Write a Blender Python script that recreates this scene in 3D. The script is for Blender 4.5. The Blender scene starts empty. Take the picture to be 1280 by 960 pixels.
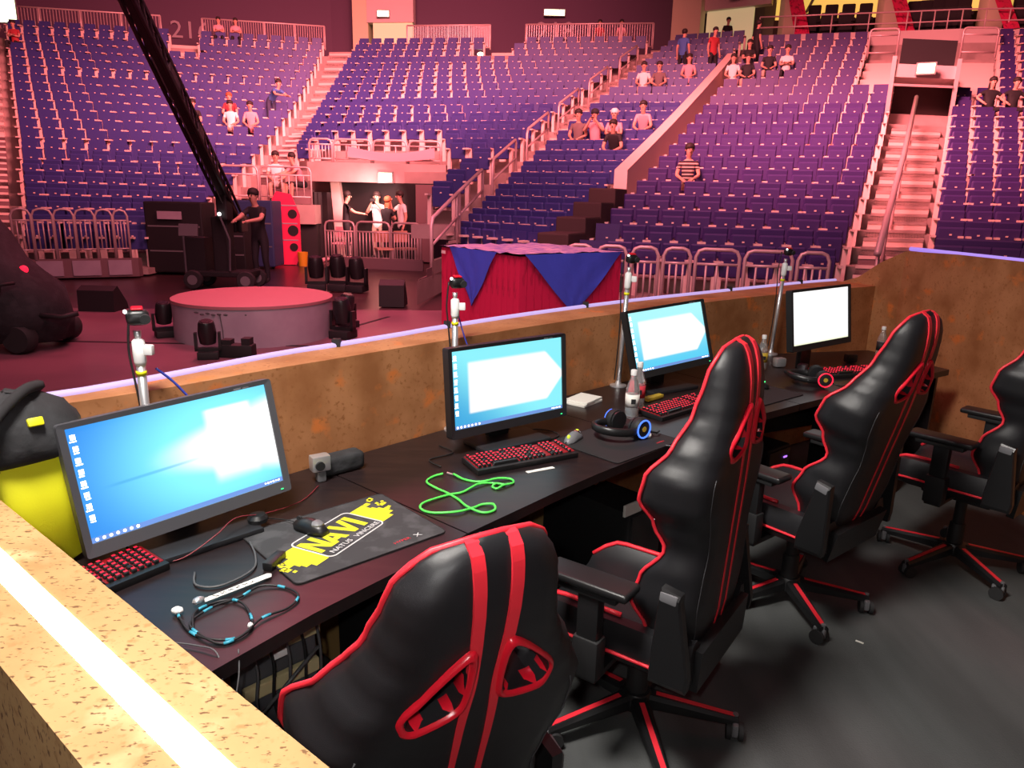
import bpy, bmesh, math, random
from mathutils import Vector, Matrix
R = math.radians
random.seed(7)
S = bpy.context.scene
COL = S.collection

# ---------------------------------------------------------------- camera, world, lights, exposure
cam_d = bpy.data.cameras.new('camera'); cam_d.sensor_width = 36; cam_d.lens = 900 / 1280 * 36
cam_d.clip_start = .02; cam_d.clip_end = 300
cam = bpy.data.objects.new('camera', cam_d); COL.objects.link(cam)
_P, _R = R(14.4), R(1.4)
_fw = Vector((0, math.cos(_P), -math.sin(_P))); _r = Vector((1, 0, 0)); _u = _r.cross(_fw)
_rt = _r * math.cos(_R) + _u * math.sin(_R); _up = -_r * math.sin(_R) + _u * math.cos(_R)
m4 = Matrix((_rt, _up, -_fw)).transposed().to_4x4(); m4.translation = Vector((0, 0, 1.69))
cam.matrix_world = m4
S.camera = cam
S.view_settings.view_transform = 'Standard'; S.view_settings.look = 'None'
S.view_settings.gamma = 1; S.view_settings.use_curve_mapping = False
S.view_settings.exposure = 0.0
W = bpy.data.worlds.new('world'); S.world = W; W.use_nodes = True
W.node_tree.nodes['Background'].inputs[0].default_value = (.55, .12, .22, 1)
W.node_tree.nodes['Background'].inputs[1].default_value = .06

def area(name, loc, target, size, power, col, spread=180, sy=None):
    l = bpy.data.lights.new(name, 'AREA'); l.energy = power; l.color = col; l.spread = R(spread)
    l.shape = 'RECTANGLE'; l.size = size; l.size_y = sy or size
    o = bpy.data.objects.new(name, l); COL.objects.link(o); o.location = loc
    o.rotation_euler = (Vector(target) - Vector(loc)).to_track_quat('-Z', 'Y').to_euler(); return o
def point(name, loc, power, col, rad=.05):
    l = bpy.data.lights.new(name, 'POINT'); l.energy = power; l.color = col; l.shadow_soft_size = rad
    o = bpy.data.objects.new(name, l); COL.objects.link(o); o.location = loc; return o
WARM = (1, .235, .25)
area('arena_wash', (-1, 9, 13), (-5, 33, 5.5), 7, 2800, WARM, 62)
area('arena_wash_left', (4, 10, 13), (-15, 27, 4.5), 5, 1900, WARM, 62)
area('arena_wash_right', (-3, 8, 13), (11.5, 22, 3.6), 5, 2500, WARM, 55)
area('stage_wash', (-4, 13, 10), (-3.0, 9.2, 0), 3, 240, (1, .16, .24), 80)
area('bowl_fill', (-1, 5.9, 8), (-1, 15, 0), 5, 520, (1, .30, .38), 110)
point('camera_flash', (-.06, -.02, 1.76), 38, (1, .97, .93), .02)
area('booth_lamp', (-.8, .9, 3.9), (-.1, 2.5, .6), .8, 135, (1, .94, .88), 140)
area('passage_lamp', (-3.6, 19.0, 2.0), (-4.4, 20.6, 1.1), .4, 42, (1, .45, .42), 120)
area('booth_red_spill', (2.0, 6.5, 5.5), (1.2, 3.4, .7), 1.5, 7, (1, .2, .2), 100)

# ---------------------------------------------------------------- materials
MATS = {}
def mat(name, col, rough=.5, metal=0, var=None, bump=None, emit=None, spec=.5, coat=0, alpha=1, trans=0):
    """var=(scale, colour2, lo, hi[, stretch]) noise mix; bump=(scale, strength)"""
    if name in MATS: return MATS[name]
    m = bpy.data.materials.new(name); m.use_nodes = True; MATS[name] = m
    nt = m.node_tree; b = nt.nodes['Principled BSDF']
    b.inputs['Base Color'].default_value = (*col, 1); b.inputs['Roughness'].default_value = rough
    b.inputs['Metallic'].default_value = metal; b.inputs['Specular IOR Level'].default_value = spec
    b.inputs['Coat Weight'].default_value = coat
    if trans: b.inputs['Transmission Weight'].default_value = trans; b.inputs['IOR'].default_value = 1.2
    if emit: b.inputs['Emission Color'].default_value = (*emit[0], 1); b.inputs['Emission Strength'].default_value = emit[1]
    if var or bump:
        tc = nt.nodes.new('ShaderNodeTexCoord')
    if var:
        mp = nt.nodes.new('ShaderNodeMapping'); nt.links.new(tc.outputs['Object'], mp.inputs[0])
        if len(var) > 4: mp.inputs['Scale'].default_value = var[4]
        n = nt.nodes.new('ShaderNodeTexNoise'); n.inputs['Scale'].default_value = var[0]; n.inputs['Detail'].default_value = 5
        nt.links.new(mp.outputs[0], n.inputs['Vector'])
        r = nt.nodes.new('ShaderNodeMapRange'); r.inputs[1].default_value = var[2]; r.inputs[2].default_value = var[3]
        nt.links.new(n.outputs[0], r.inputs[0])
        mx = nt.nodes.new('ShaderNodeMix'); mx.data_type = 'RGBA'
        mx.inputs[6].default_value = (*col, 1); mx.inputs[7].default_value = (*var[1], 1)
        nt.links.new(r.outputs[0], mx.inputs[0]); nt.links.new(mx.outputs[2], b.inputs['Base Color'])
    if bump:
        n2 = nt.nodes.new('ShaderNodeTexNoise'); n2.inputs['Scale'].default_value = bump[0]; n2.inputs['Detail'].default_value = 4
        nt.links.new(tc.outputs['Object'], n2.inputs['Vector'])
        bp = nt.nodes.new('ShaderNodeBump'); bp.inputs['Strength'].default_value = bump[1]; bp.inputs['Distance'].default_value = .01
        nt.links.new(n2.outputs[0], bp.inputs['Height']); nt.links.new(bp.outputs[0], b.inputs['Normal'])
    return m

def rust_mat(name, base, dark, spot, fleck, fs=.62):
    """sprayed rust board: two noise layers plus pale specks"""
    m = bpy.data.materials.new(name); m.use_nodes = True; MATS[name] = m; nt = m.node_tree; b = nt.nodes['Principled BSDF']
    b.inputs['Roughness'].default_value = .62; b.inputs['Specular IOR Level'].default_value = .25
    tc = nt.nodes.new('ShaderNodeTexCoord'); prev = None
    def layer(a, colr, scale, lo, hi, stretch=(1, 1, 1), det=5):
        mp = nt.nodes.new('ShaderNodeMapping'); mp.inputs['Scale'].default_value = stretch; nt.links.new(tc.outputs['Object'], mp.inputs[0])
        n = nt.nodes.new('ShaderNodeTexNoise'); n.inputs['Scale'].default_value = scale; n.inputs['Detail'].default_value = det
        nt.links.new(mp.outputs[0], n.inputs['Vector'])
        r = nt.nodes.new('ShaderNodeMapRange'); r.inputs[1].default_value = lo; r.inputs[2].default_value = hi; nt.links.new(n.outputs[0], r.inputs[0])
        mx = nt.nodes.new('ShaderNodeMix'); mx.data_type = 'RGBA'
        if isinstance(a, tuple): mx.inputs[6].default_value = (*a, 1)
        else: nt.links.new(a, mx.inputs[6])
        mx.inputs[7].default_value = (*colr, 1); nt.links.new(r.outputs[0], mx.inputs[0]); return mx.outputs[2]
    o = layer(base, dark, 5, .40, .68); o = layer(o, spot, 7, .60, .70, (1, 1, 1.2)); o = layer(o, dark, 60, .58, .70, (1, 1, 1), 3)
    o = layer(o, fleck, 95 if fs > .7 else 75, fs, fs + .05, (1, 1, 1) if fs > .7 else (1, 2.2, 1), 3)
    nt.links.new(o, b.inputs['Base Color'])
    return m
rust_mat('rust_board', (.46, .20, .085), (.30, .115, .042), (.62, .18, .045), (.40, .24, .10), .74)
rust_mat('rust_board_lit', (.50, .32, .14), (.38, .215, .085), (.58, .40, .20), (.16, .08, .035), .60)  # same board as the front wall, strong light put into its paler colour
def M(n): return MATS[n]
mat('leather', (.012, .012, .014), .42, bump=(900, .12), spec=.5)
mat('leather_panel', (.010, .010, .011), .55, bump=(500, .1))
mat('cable_red', (.20, .02, .03), .5)
mat('seam_thread', (.05, .05, .055), .6)
mat('red_trim', (.86, .03, .05), .42)
mat('red_gloss', (.72, .012, .03), .28)
mat('black_plastic', (.012, .012, .013), .38)
mat('matt_black', (.010, .010, .011), .65)
mat('grey_plastic', (.16, .16, .17), .45)
mat('rubber', (.02, .02, .021), .7)
mat('chrome', (.7, .7, .72), .18, 1)
mat('silver', (.72, .72, .74), .32, .75)
mat('white_plastic', (.8, .8, .79), .45)
mat('desk_wood', (.013, .008, .009), .36, var=(6, (.022, .012, .012), .4, .7, (1, 8, 1)))
mat('desk_edge', (.012, .008, .009), .4)
mat('carpet', (.055, .058, .058), .85, var=(1.4, (.10, .105, .105), .35, .75, (3.2, .5, 1)), bump=(160, .25))
mat('bezel', (.018, .018, .021), .42)
mat('bezel_grey', (.075, .075, .085), .42)
mat('led_white', (1, 1, 1), .5, emit=((1, .97, 1), 26))
mat('wall_number', (.36, .30, .34), .8)
mat('block_dark', (.05, .028, .026), .8)
mat('led_violet', (.25, .2, .35), .5, emit=((.42, .28, 1), .85))
mat('led_lilac', (.25, .2, .35), .5, emit=((.66, .50, 1), .72))
mat('glow_red', (.1, .0, .0), .5, emit=((1, .015, .05), 1.6))
mat('glow_red_dim', (.05, .0, .0), .5, emit=((1, .01, .03), .28))
mat('glow_blue', (.0, .05, .3), .5, emit=((.08, .2, 1), 1.6))
mat('glow_violet', (.1, .0, .3), .5, emit=((.4, .15, 1), 2))
mat('glow_green', (.0, .3, .05), .5, emit=((.05, 1, .25), 2))
mat('glow_white', (1, 1, 1), .5, emit=((1, 1, 1), 3))
mat('yellow', (.80, .78, .01), .5)
mat('yellow_cloth', (.96, .94, .012), .7, bump=(300, .15))
mat('black_cloth', (.018, .018, .02), .85, var=(9, (.05, .05, .055), .45, .75), bump=(25, .5))
mat('dark_cloth', (.016, .014, .016), .9)
mat('green_cord', (.10, .75, .10), .4)
mat('cyan_cord', (.05, .36, .50), .4)
mat('cable', (.012, .012, .013), .5)
mat('cable_grey', (.09, .09, .095), .5)
mat('blue_cable', (.04, .06, .42), .4)
mat('paper', (.78, .76, .70), .7)
mat('pad_cloth', (.035, .035, .038), .85, var=(14, (.062, .062, .066), .5, .62))
mat('pad_dark', (.014, .012, .013), .8)
mat('pad_white', (.62, .62, .62), .8)
mat('pad_yellow', (.74, .72, .02), .8)
mat('pad_red', (.55, .03, .05), .8)
mat('bottle_plastic', (.93, .95, .96), .05, trans=.85)
mat('label_gold', (.60, .40, .04), .4)
mat('beige', (.55, .46, .25), .6)
mat('wood_end', (.45, .27, .10), .6)
mat('concrete', (.40, .30, .28), .8, var=(2, (.33, .25, .23), .4, .7))
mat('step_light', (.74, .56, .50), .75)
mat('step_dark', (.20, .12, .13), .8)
mat('seat_blue', (.036, .042, .215), .5)
mat('seat_violet', (.046, .028, .155), .5)
mat('arm_pale', (.82, .62, .56), .6)
mat('rail_steel', (.66, .50, .50), .42, .3)
mat('wall_purple', (.10, .055, .10), .85)
mat('wall_pale', (.62, .50, .48), .75)
mat('door_cream', (.62, .58, .38), .6)
mat('door_glow', (.7, .65, .4), .6, emit=((1, .86, .45), .30))
mat('suite_glow', (.8, .6, .2), .6, emit=((1, .62, .12), .75))
mat('suite_column', (.60, .56, .38), .7)
mat('exit_sign', (.6, .9, .5), .5, emit=((.82, 1, .55), 5))
mat('lamp_spot', (1, 1, .8), .5, emit=((1, .98, .62), 6))
mat('cart_cover', (.012, .012, .015), .8, var=(9, (.03, .03, .035), .45, .75), bump=(25, .5))
mat('stage_floor', (.22, .10, .13), .42, var=(.8, (.16, .075, .10), .4, .65))
mat('arena_floor', (.055, .028, .032), .30, var=(.6, (.08, .035, .038), .4, .7))
mat('stage_top', (.42, .17, .19), .6, bump=(40, .2))
mat('stage_side', (.40, .34, .40), .6, var=(3, (.33, .27, .33), .4, .7))
mat('crate_red', (.62, .02, .10), .55, var=(9, (.26, .01, .04), .52, .66, (1.2, 1.2, .35)))
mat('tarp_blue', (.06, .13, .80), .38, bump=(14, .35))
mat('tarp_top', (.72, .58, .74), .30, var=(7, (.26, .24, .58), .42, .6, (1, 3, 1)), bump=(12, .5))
mat('skin', (.62, .34, .25), .6)
mat('hair_dark', (.02, .013, .012), .7)
mat('hair_red', (.40, .10, .04), .7)
mat('shirt_white', (.78, .74, .72), .8)
mat('shirt_black', (.016, .015, .018), .8)
mat('shirt_blue', (.06, .14, .42), .8)
mat('shirt_grey', (.16, .12, .12), .8)
mat('shirt_pink', (.75, .35, .40), .8)
mat('shirt_red', (.45, .04, .05), .8)
mat('jeans', (.035, .045, .10), .8)
mat('trousers_dark', (.015, .014, .018), .8)
mat('shorts_beige', (.50, .38, .30), .8)
mat('arcade_red', (.80, .02, .08), .4, emit=((1, .02, .08), .22))
mat('bucket_yellow', (.80, .42, .02), .5)
mat('tin_blue', (.03, .05, .14), .5)
m = mat('shirt_striped', (.10, .05, .06), .8)
nt = m.node_tree; tc = nt.nodes.new('ShaderNodeTexCoord'); wv = nt.nodes.new('ShaderNodeTexWave'); wv.bands_direction = 'Z'; wv.inputs['Scale'].default_value = 4.2
cr = nt.nodes.new('ShaderNodeValToRGB'); cr.color_ramp.interpolation = 'CONSTANT'
cr.color_ramp.elements[0].color = (.03, .02, .025, 1); cr.color_ramp.elements[1].color = (.62, .42, .36, 1); cr.color_ramp.elements[1].position = .72
nt.links.new(tc.outputs['Object'], wv.inputs[0]); nt.links.new(wv.outputs[0], cr.inputs[0]); nt.links.new(cr.outputs[0], nt.nodes['Principled BSDF'].inputs['Base Color'])

def screen_mat(name, kind):
    """a lit desktop picture: UV gradient with white glow and painted glare"""
    m = bpy.data.materials.new(name); m.use_nodes = True; MATS[name] = m; nt = m.node_tree
    b = nt.nodes['Principled BSDF']; b.inputs['Base Color'].default_value = (.01, .01, .01, 1); b.inputs['Roughness'].default_value = .35
    N = nt.nodes.new; Lk = nt.links.new
    uv = N('ShaderNodeTexCoord'); sp = N('ShaderNodeSeparateXYZ'); Lk(uv.outputs['UV'], sp.inputs[0]); x, y = sp.outputs[0], sp.outputs[1]
    def mth(op, a, c=None, clamp=False):
        n = N('ShaderNodeMath'); n.operation = op; n.use_clamp = clamp
        for i, v in enumerate((a, c)):
            if v is None: continue
            if isinstance(v, (int, float)): n.inputs[i].default_value = v
            else: Lk(v, n.inputs[i])
        return n.outputs[0]
    def smooth(v, a, c):
        n = N('ShaderNodeMapRange'); n.interpolation_type = 'SMOOTHSTEP'; Lk(v, n.inputs[0]); n.inputs[1].default_value = a; n.inputs[2].default_value = c; return n.outputs[0]
    def mixc(f, a, c):
        n = N('ShaderNodeMix'); n.data_type = 'RGBA'; Lk(f, n.inputs[0])
        for i, v in ((6, a), (7, c)):
            if isinstance(v, tuple): n.inputs[i].default_value = (*v, 1)
            else: Lk(v, n.inputs[i])
        return n.outputs[2]
    if kind == 1:
        dx = mth('SUBTRACT', x, .74); dy = mth('MULTIPLY', mth('SUBTRACT', y, .52), .8)
        d = mth('SQRT', mth('ADD', mth('MULTIPLY', dx, dx), mth('MULTIPLY', dy, dy)))
        c = mixc(smooth(d, .18, .85), (.24, .88, 1.0), (.03, .25, .76))
        # beam cone leaving the window towards the left
        ady = mth('ABSOLUTE', dy); wid = mth('ADD', mth('MULTIPLY', dx, .33), .21)
        beam = mth('MULTIPLY', smooth(mth('SUBTRACT', wid, ady), -.04, .09), smooth(x, .28, .66))
        c = mixc(beam, c, (1, 1, 1))
        pane = mth('MULTIPLY', mth('MULTIPLY', smooth(x, .62, .67), smooth(mth('SUBTRACT', 1, x), .09, .13)), mth('MULTIPLY', smooth(y, .13, .30), smooth(mth('SUBTRACT', 1, y), .10, .14)))
        c = mixc(pane, c, (1, 1, 1))
        dark = mth('MULTIPLY', smooth(mth('SUBTRACT', .020, mth('ABSOLUTE', mth('SUBTRACT', y, mth('ADD', .43, mth('MULTIPLY', x, .05))))), 0, .016), mth('MULTIPLY', smooth(x, .06, .2), smooth(mth('SUBTRACT', .66, x), 0, .25)))
        c = mixc(mth('MULTIPLY', dark, .5), c, (.05, .32, .62))
        st = 1.25
    elif kind in (2, 3):
        c = mixc(smooth(mth('ADD', x, mth('MULTIPLY', y, .8)), .1, .9), (.05, .40, .74), (.26, .86, .95))
        if kind == 3: c = mixc(smooth(y, .0, .9), (.10, .62, .90), (.42, .92, .98))
        k = .12 if kind == 2 else .10
        chamf = mth('ADD', x, mth('ABSOLUTE', mth('MULTIPLY', mth('SUBTRACT', y, .5), .55)))
        f = mth('MULTIPLY', mth('MULTIPLY', smooth(x, k, k + .03), smooth(mth('SUBTRACT', 1.07, chamf), .03, .06)), mth('MULTIPLY', smooth(y, .16, .20), smooth(mth('SUBTRACT', .86, y), 0, .05)))  # glare on the screen, painted into the picture as a chamfered white patch
        c = mixc(f, c, (1, 1, 1)); st = 1.05
    else:
        c = mixc(smooth(y, -.02, .06), (.9, .95, .55), (1, 1, 1)); st = 1.1
    Lk(c, b.inputs['Emission Color']); b.inputs['Emission Strength'].default_value = st
    return m
for i in (1, 2, 3, 4): screen_mat('screen_%d' % i, i)

# ---------------------------------------------------------------- mesh helpers
class MB:
    def __init__(s): s.v = []; s.f = []; s.mi = []; s.cur = 0; s.uv = {}
    def add(s, vs, fs):
        o = len(s.v); s.v += [Vector(v) for v in vs]
        for f in fs: s.f.append([i + o for i in f]); s.mi.append(s.cur)
        return o
    def box(s, c, d, rot=None):
        c = Vector(c); hx, hy, hz = d[0] / 2, d[1] / 2, d[2] / 2
        vs = [Vector((x, y, z)) for x in (-hx, hx) for y in (-hy, hy) for z in (-hz, hz)]
        if rot is not None: vs = [rot @ v for v in vs]
        s.add([v + c for v in vs], [(0, 1, 3, 2), (4, 6, 7, 5), (0, 4, 5, 1), (2, 3, 7, 6), (0, 2, 6, 4), (1, 5, 7, 3)]); return s
    def bbox(s, c, d, b=.01, rot=None, seg=2, top=1.0):
        """bevelled box; top = scale of the upper face"""
        bm = bmesh.new(); bmesh.ops.create_cube(bm, size=1)
        for v in bm.verts:
            k = top if v.co.z > 0 else 1
            v.co = Vector((v.co.x * d[0] * k, v.co.y * d[1] * k, v.co.z * d[2]))
        bmesh.ops.bevel(bm, geom=bm.edges[:], offset=b, segments=seg, profile=.6, affect='EDGES')
        bm.verts.index_update(); vs = [v.co.copy() for v in bm.verts]
        if rot is not None: vs = [rot @ v for v in vs]
        s.add([v + Vector(c) for v in vs], [[v.index for v in f.verts] for f in bm.faces]); bm.free(); return s
    def prism(s, poly, z0, z1):
        n = len(poly); vs = [(p[0], p[1], z0) for p in poly] + [(p[0], p[1], z1) for p in poly]
        s.add(vs, [list(range(n))[::-1], list(range(n, 2 * n))] + [(i, (i + 1) % n, n + (i + 1) % n, n + i) for i in range(n)]); return s
    def loft(s, rings, cap=True, closed=True):
        n = len(rings[0]); o = len(s.v); vs = [p for r in rings for p in r]; fs = []
        for k in range(len(rings) - 1):
            for i in range(n if closed else n - 1):
                j = (i + 1) % n; fs.append((k * n + i, k * n + j, (k + 1) * n + j, (k + 1) * n + i))
        if cap: fs.append(list(range(n))[::-1]); fs.append([(len(rings) - 1) * n + i for i in range(n)])
        s.add(vs, fs); return s
    def tube(s, pts, r, seg=8, closed=False, cap=True):
        pts = [Vector(p) for p in pts]; n = len(pts)
        rr = r if isinstance(r, (list, tuple)) else [r] * n
        rings = []; prev = None
        for i, p in enumerate(pts):
            if closed: t = pts[(i + 1) % n] - pts[i - 1]
            else: t = pts[min(i + 1, n - 1)] - pts[max(i - 1, 0)]
            if t.length < 1e-9: t = Vector((0, 0, 1))
            t.normalize()
            if prev is None:
                a = Vector((0, 0, 1)) if abs(t.z) < .9 else Vector((1, 0, 0)); nrm = t.cross(a).normalized()
            else: nrm = (prev - t * prev.dot(t)).normalized()
            prev = nrm; bn = t.cross(nrm)
            rings.append([p + (nrm * math.cos(2 * math.pi * k / seg) + bn * math.sin(2 * math.pi * k / seg)) * rr[i] for k in range(seg)])
        if closed: rings.append(rings[0]); s.loft(rings, cap=False)
        else: s.loft(rings, cap=cap)
        return s
    def cyl(s, a, b, r, seg=12, r2=None): return s.tube([a, b], [r, r2 if r2 is not None else r], seg)
    def lathe(s, prof, c=(0, 0, 0), seg=20, rot=None):
        c = Vector(c); rings = []
        for r, z in prof:
            ring = [Vector((r * math.cos(2 * math.pi * k / seg), r * math.sin(2 * math.pi * k / seg), z)) for k in range(seg)]
            if rot is not None: ring = [rot @ v for v in ring]
            rings.append([v + c for v in ring])
        s.loft(rings); return s
    def ball(s, c, r, seg=10, rings=6, sc=(1, 1, 1)):
        pr = [(max(r * math.sin(math.pi * k / rings), 1e-4), -r * math.cos(math.pi * k / rings)) for k in range(rings + 1)]
        c = Vector(c); s.loft([[c + Vector((a * sc[0] * math.cos(2 * math.pi * i / seg), a * sc[1] * math.sin(2 * math.pi * i / seg), z * sc[2])) for i in range(seg)] for a, z in pr]); return s
    def mesh(s, name, mats, smooth=False):
        me = bpy.data.meshes.new(name); me.from_pydata([tuple(v) for v in s.v], [], s.f)
        for mm in (mats if isinstance(mats, (list, tuple)) else [mats]): me.materials.append(M(mm) if isinstance(mm, str) else mm)
        me.polygons.foreach_set('material_index', s.mi)
        bm = bmesh.new(); bm.from_mesh(me); bmesh.ops.recalc_face_normals(bm, faces=bm.faces[:]); bm.to_mesh(me); bm.free()
        if smooth:
            me.polygons.foreach_set('use_smooth', [True] * len(me.polygons))
            if smooth != 'all': me.set_sharp_from_angle(angle=R(40))
        return me
    def build(s, name, mats, parent=None, smooth=False, loc=None):
        return link(name, s.mesh(name, mats, smooth), parent, loc)
def link(name, me, parent=None, loc=None):
    o = bpy.data.objects.new(name, me); COL.objects.link(o)
    if parent is not None: o.parent = parent
    if loc is not None: o.location = loc
    return o
def tag(o, label, cat, group=None):
    o['label'] = label; o['category'] = cat
    if group: o['group'] = group
    return o
def thing(name, label, cat, loc=(0, 0, 0), rz=0, group=None):
    o = bpy.data.objects.new(name, None); COL.objects.link(o); o.empty_display_size = .1
    o.location = loc; o.rotation_euler = (0, 0, rz); return tag(o, label, cat, group)
def struct(o): o['kind'] = 'structure'; return o
def stuff(o): o['kind'] = 'stuff'; return o
KIDS = {}
def copy_tree(o, label=None, loc=None, rz=None, parent=None):
    c = o.copy(); COL.objects.link(c)
    if parent is not None:
        c.parent = parent; c.matrix_parent_inverse = o.matrix_parent_inverse
    if label: c['label'] = label
    if loc is not None: c.location = loc
    if rz is not None: c.rotation_euler = (0, 0, rz)
    for ch in [x for x in o.children]: copy_tree(ch, parent=c)
    return c
def text_mesh(txt, size, ext=.0005, sx=1.0, align='CENTER'):
    cu = bpy.data.curves.new('t', 'FONT'); cu.body = txt; cu.size = size; cu.extrude = ext; cu.align_x = align; cu.align_y = 'CENTER'; cu.resolution_u = 2
    o = bpy.data.objects.new('t', cu); COL.objects.link(o)
    me = bpy.data.meshes.new_from_object(o.evaluated_get(bpy.context.evaluated_depsgraph_get()))
    bpy.data.objects.remove(o); bpy.data.curves.remove(cu)
    for v in me.vertices: v.co.x *= sx
    return me
def spline(pts, n=8, closed=False):
    P = [Vector(p) for p in pts]; out = []; m = len(P)
    for i in range(m if closed else m - 1):
        if closed: a, b, c, d = P[i - 1], P[i], P[(i + 1) % m], P[(i + 2) % m]
        else: a, b, c, d = P[max(i - 1, 0)], P[i], P[i + 1], P[min(i + 2, m - 1)]
        for k in range(n):
            t = k / n; out.append(.5 * ((2 * b) + (c - a) * t + (2 * a - 5 * b + 4 * c - d) * t * t + (3 * b - a - 3 * c + d) * t ** 3))
    if not closed: out.append(P[-1])
    return out
def interp(tab, s):
    if s <= tab[0][0]: return tab[0][1]
    for (a, va), (b, vb) in zip(tab, tab[1:]):
        if s <= b:
            t = (s - a) / (b - a); t = t * t * (3 - 2 * t); return va + (vb - va) * t
    return tab[-1][1]
RZ = lambda a: Matrix.Rotation(a, 3, 'Z')
RX = lambda a: Matrix.Rotation(a, 3, 'X')
RY = lambda a: Matrix.Rotation(a, 3, 'Y')

#@@SETTING
# ---------------------------------------------------------------- booth shell
W_IN = [(-1.47, 1.668), (-1.10, 1.995), (-.811, 2.336), (-.653, 2.505), (-.27, 2.925), (.272, 3.50), (.538, 3.753), (1.05, 4.215), (1.574, 4.649), (2.05, 5.00), (2.76, 5.49)]
LED = [(-1.60, 1.70), (-1.235, 1.997), (-.866, 2.529), (-.684, 2.74), (-.47, 3.0), (-.35, 3.155), (.073, 3.635), (.644, 4.204), (1.243, 4.725), (2.171, 5.507), (2.56, 5.79)]
WT = 1.12
def offs(path, d):
    out = []
    for i, p in enumerate(path):
        a = Vector(path[max(i - 1, 0)]); b = Vector(path[min(i + 1, len(path) - 1)]); t = (b - a).normalized()
        out.append((p[0] - t.y * d, p[1] + t.x * d))
    return out
def strip_wall(mb, inner, outer, z0, z1):
    a = spline([(x, y, 0) for x, y in inner], 4); b = spline([(x, y, 0) for x, y in outer], 4)
    n = min(len(a), len(b))
    def res(p):
        L = [0]
        for q, r in zip(p, p[1:]): L.append(L[-1] + (r - q).length)
        out = []
        for k in range(n):
            s = L[-1] * k / (n - 1); j = max(i for i in range(len(L)) if L[i] <= s + 1e-9); j = min(j, len(p) - 2)
            t = (s - L[j]) / max(L[j + 1] - L[j], 1e-9); out.append(p[j].lerp(p[j + 1], t))
        return out
    a, b = res(a), res(b)
    mb.loft([[Vector((p.x, p.y, z0)), Vector((p.x, p.y, z1)), Vector((q.x, q.y, z1)), Vector((q.x, q.y, z0))] for p, q in zip(a, b)])
mb = MB(); strip_wall(mb, W_IN, offs(LED, .035), 0, WT)
wf = struct(mb.build('wall_front', 'rust_board'))
mb = MB(); mb.tube([(x, y, WT + .004) for x, y in spline([(x, y, 0) for x, y in LED], 4) for x, y in [(x, y)]] if False else [Vector((p.x, p.y, WT + .004)) for p in spline([(x, y, 0) for x, y in LED], 4)], .013, 8)
o = mb.build('led_strip', 'led_lilac', wf, 'all')
mb = MB()
for f in (.05, .30, .52, .66, .83, .9):
    p = spline([(x, y, 0) for x, y in LED], 12); q = p[int(f * (len(p) - 1))]; mb.box((q.x, q.y, WT + .01), (.03, .03, .04))
mb.build('led_clip', 'matt_black', wf)
# near wall (right in front of the lens) with a bright strip let into its cap
ND = Vector((.776, -.631, 0)); NN = Vector((-.631, -.776, 0)); I0 = Vector((-1.39, 1.603, 0))
def near_pt(t, off, z): p = I0 + ND * t + NN * off; return Vector((p.x, p.y, z))
mb = MB()
prof = [(0, 0), (0, WT), (.062, WT), (.062, WT - .012), (.098, WT - .012), (.098, WT), (.163, WT), (.163, 0)]
mb.loft([[near_pt(t, a, z) for a, z in prof] for t in (-.2, 0, 1, 2, 3.4)])
wn = struct(mb.build('wall_near', 'rust_board_lit'))
mb = MB(); mb.loft([[near_pt(t, a, z) for a, z in ((.064, WT - .011), (.064, WT + .001), (.096, WT + .001), (.096, WT - .011))] for t in (-.1, 1.5, 3.4)])
mb.build('led_strip', 'led_white', wn)
# far wall, higher, its top edge stepping down to the front wall
FW = [(2.58, 5.80), (2.66, 5.62), (2.735, 5.45), (2.80, 5.25), (2.86, 4.75), (2.93, 4.1), (2.985, 3.5), (3.25, 1.2)]
FZ = [1.10, 1.17, 1.30, 1.395, 1.41, 1.41, 1.41, 1.41]
mb = MB(); mb.loft([[Vector((x, y, 0)), Vector((x, y, z)), Vector((x + .22, y + .03, z)), Vector((x + .22, y + .03, 0))] for (x, y), z in zip(FW, FZ)])
wfar = struct(mb.build('wall_far', 'rust_board'))
mb = MB(); mb.tube([(x + .03, y, 1.413) for x, y in FW[3:]], .014, 8); mb.build('led_strip', 'led_violet', wfar, 'all')
for y0, y1, z0, z1 in ((4.52, 3.3, .92, 1.28), (5.1, 4.53, .2, .75)):      # thin sheets screwed onto the far wall
    pa = [(2.872 + (4.75 - y) * .1077 - .012, y) for y in (y0, y1)]
    mb = MB(); mb.loft([[Vector((pa[0][0] + d, pa[0][1], z)) for d, z in ((0, z0), (0, z1), (.006, z1), (.006, z0))], [Vector((pa[1][0] + d, pa[1][1], z)) for d, z in ((0, z0), (0, z1), (.006, z1), (.006, z0))]])
    mb.build('board_panel', 'rust_board', wfar)
mb = MB(); mb.loft([[Vector((x, y, 0)), Vector((x, y, 1.43)), Vector((x + .2, y + .1, 1.43)), Vector((x + .2, y + .1, 0))] for x, y in ((4.15, 5.55), (4.6, 4.2))])
o = struct(mb.build('wall_neighbour', 'rust_board')); mb = MB(); mb.tube([(4.17, 5.5, 1.435), (4.61, 4.2, 1.435)], .014, 8); mb.build('led_strip', 'led_violet', o)
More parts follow.
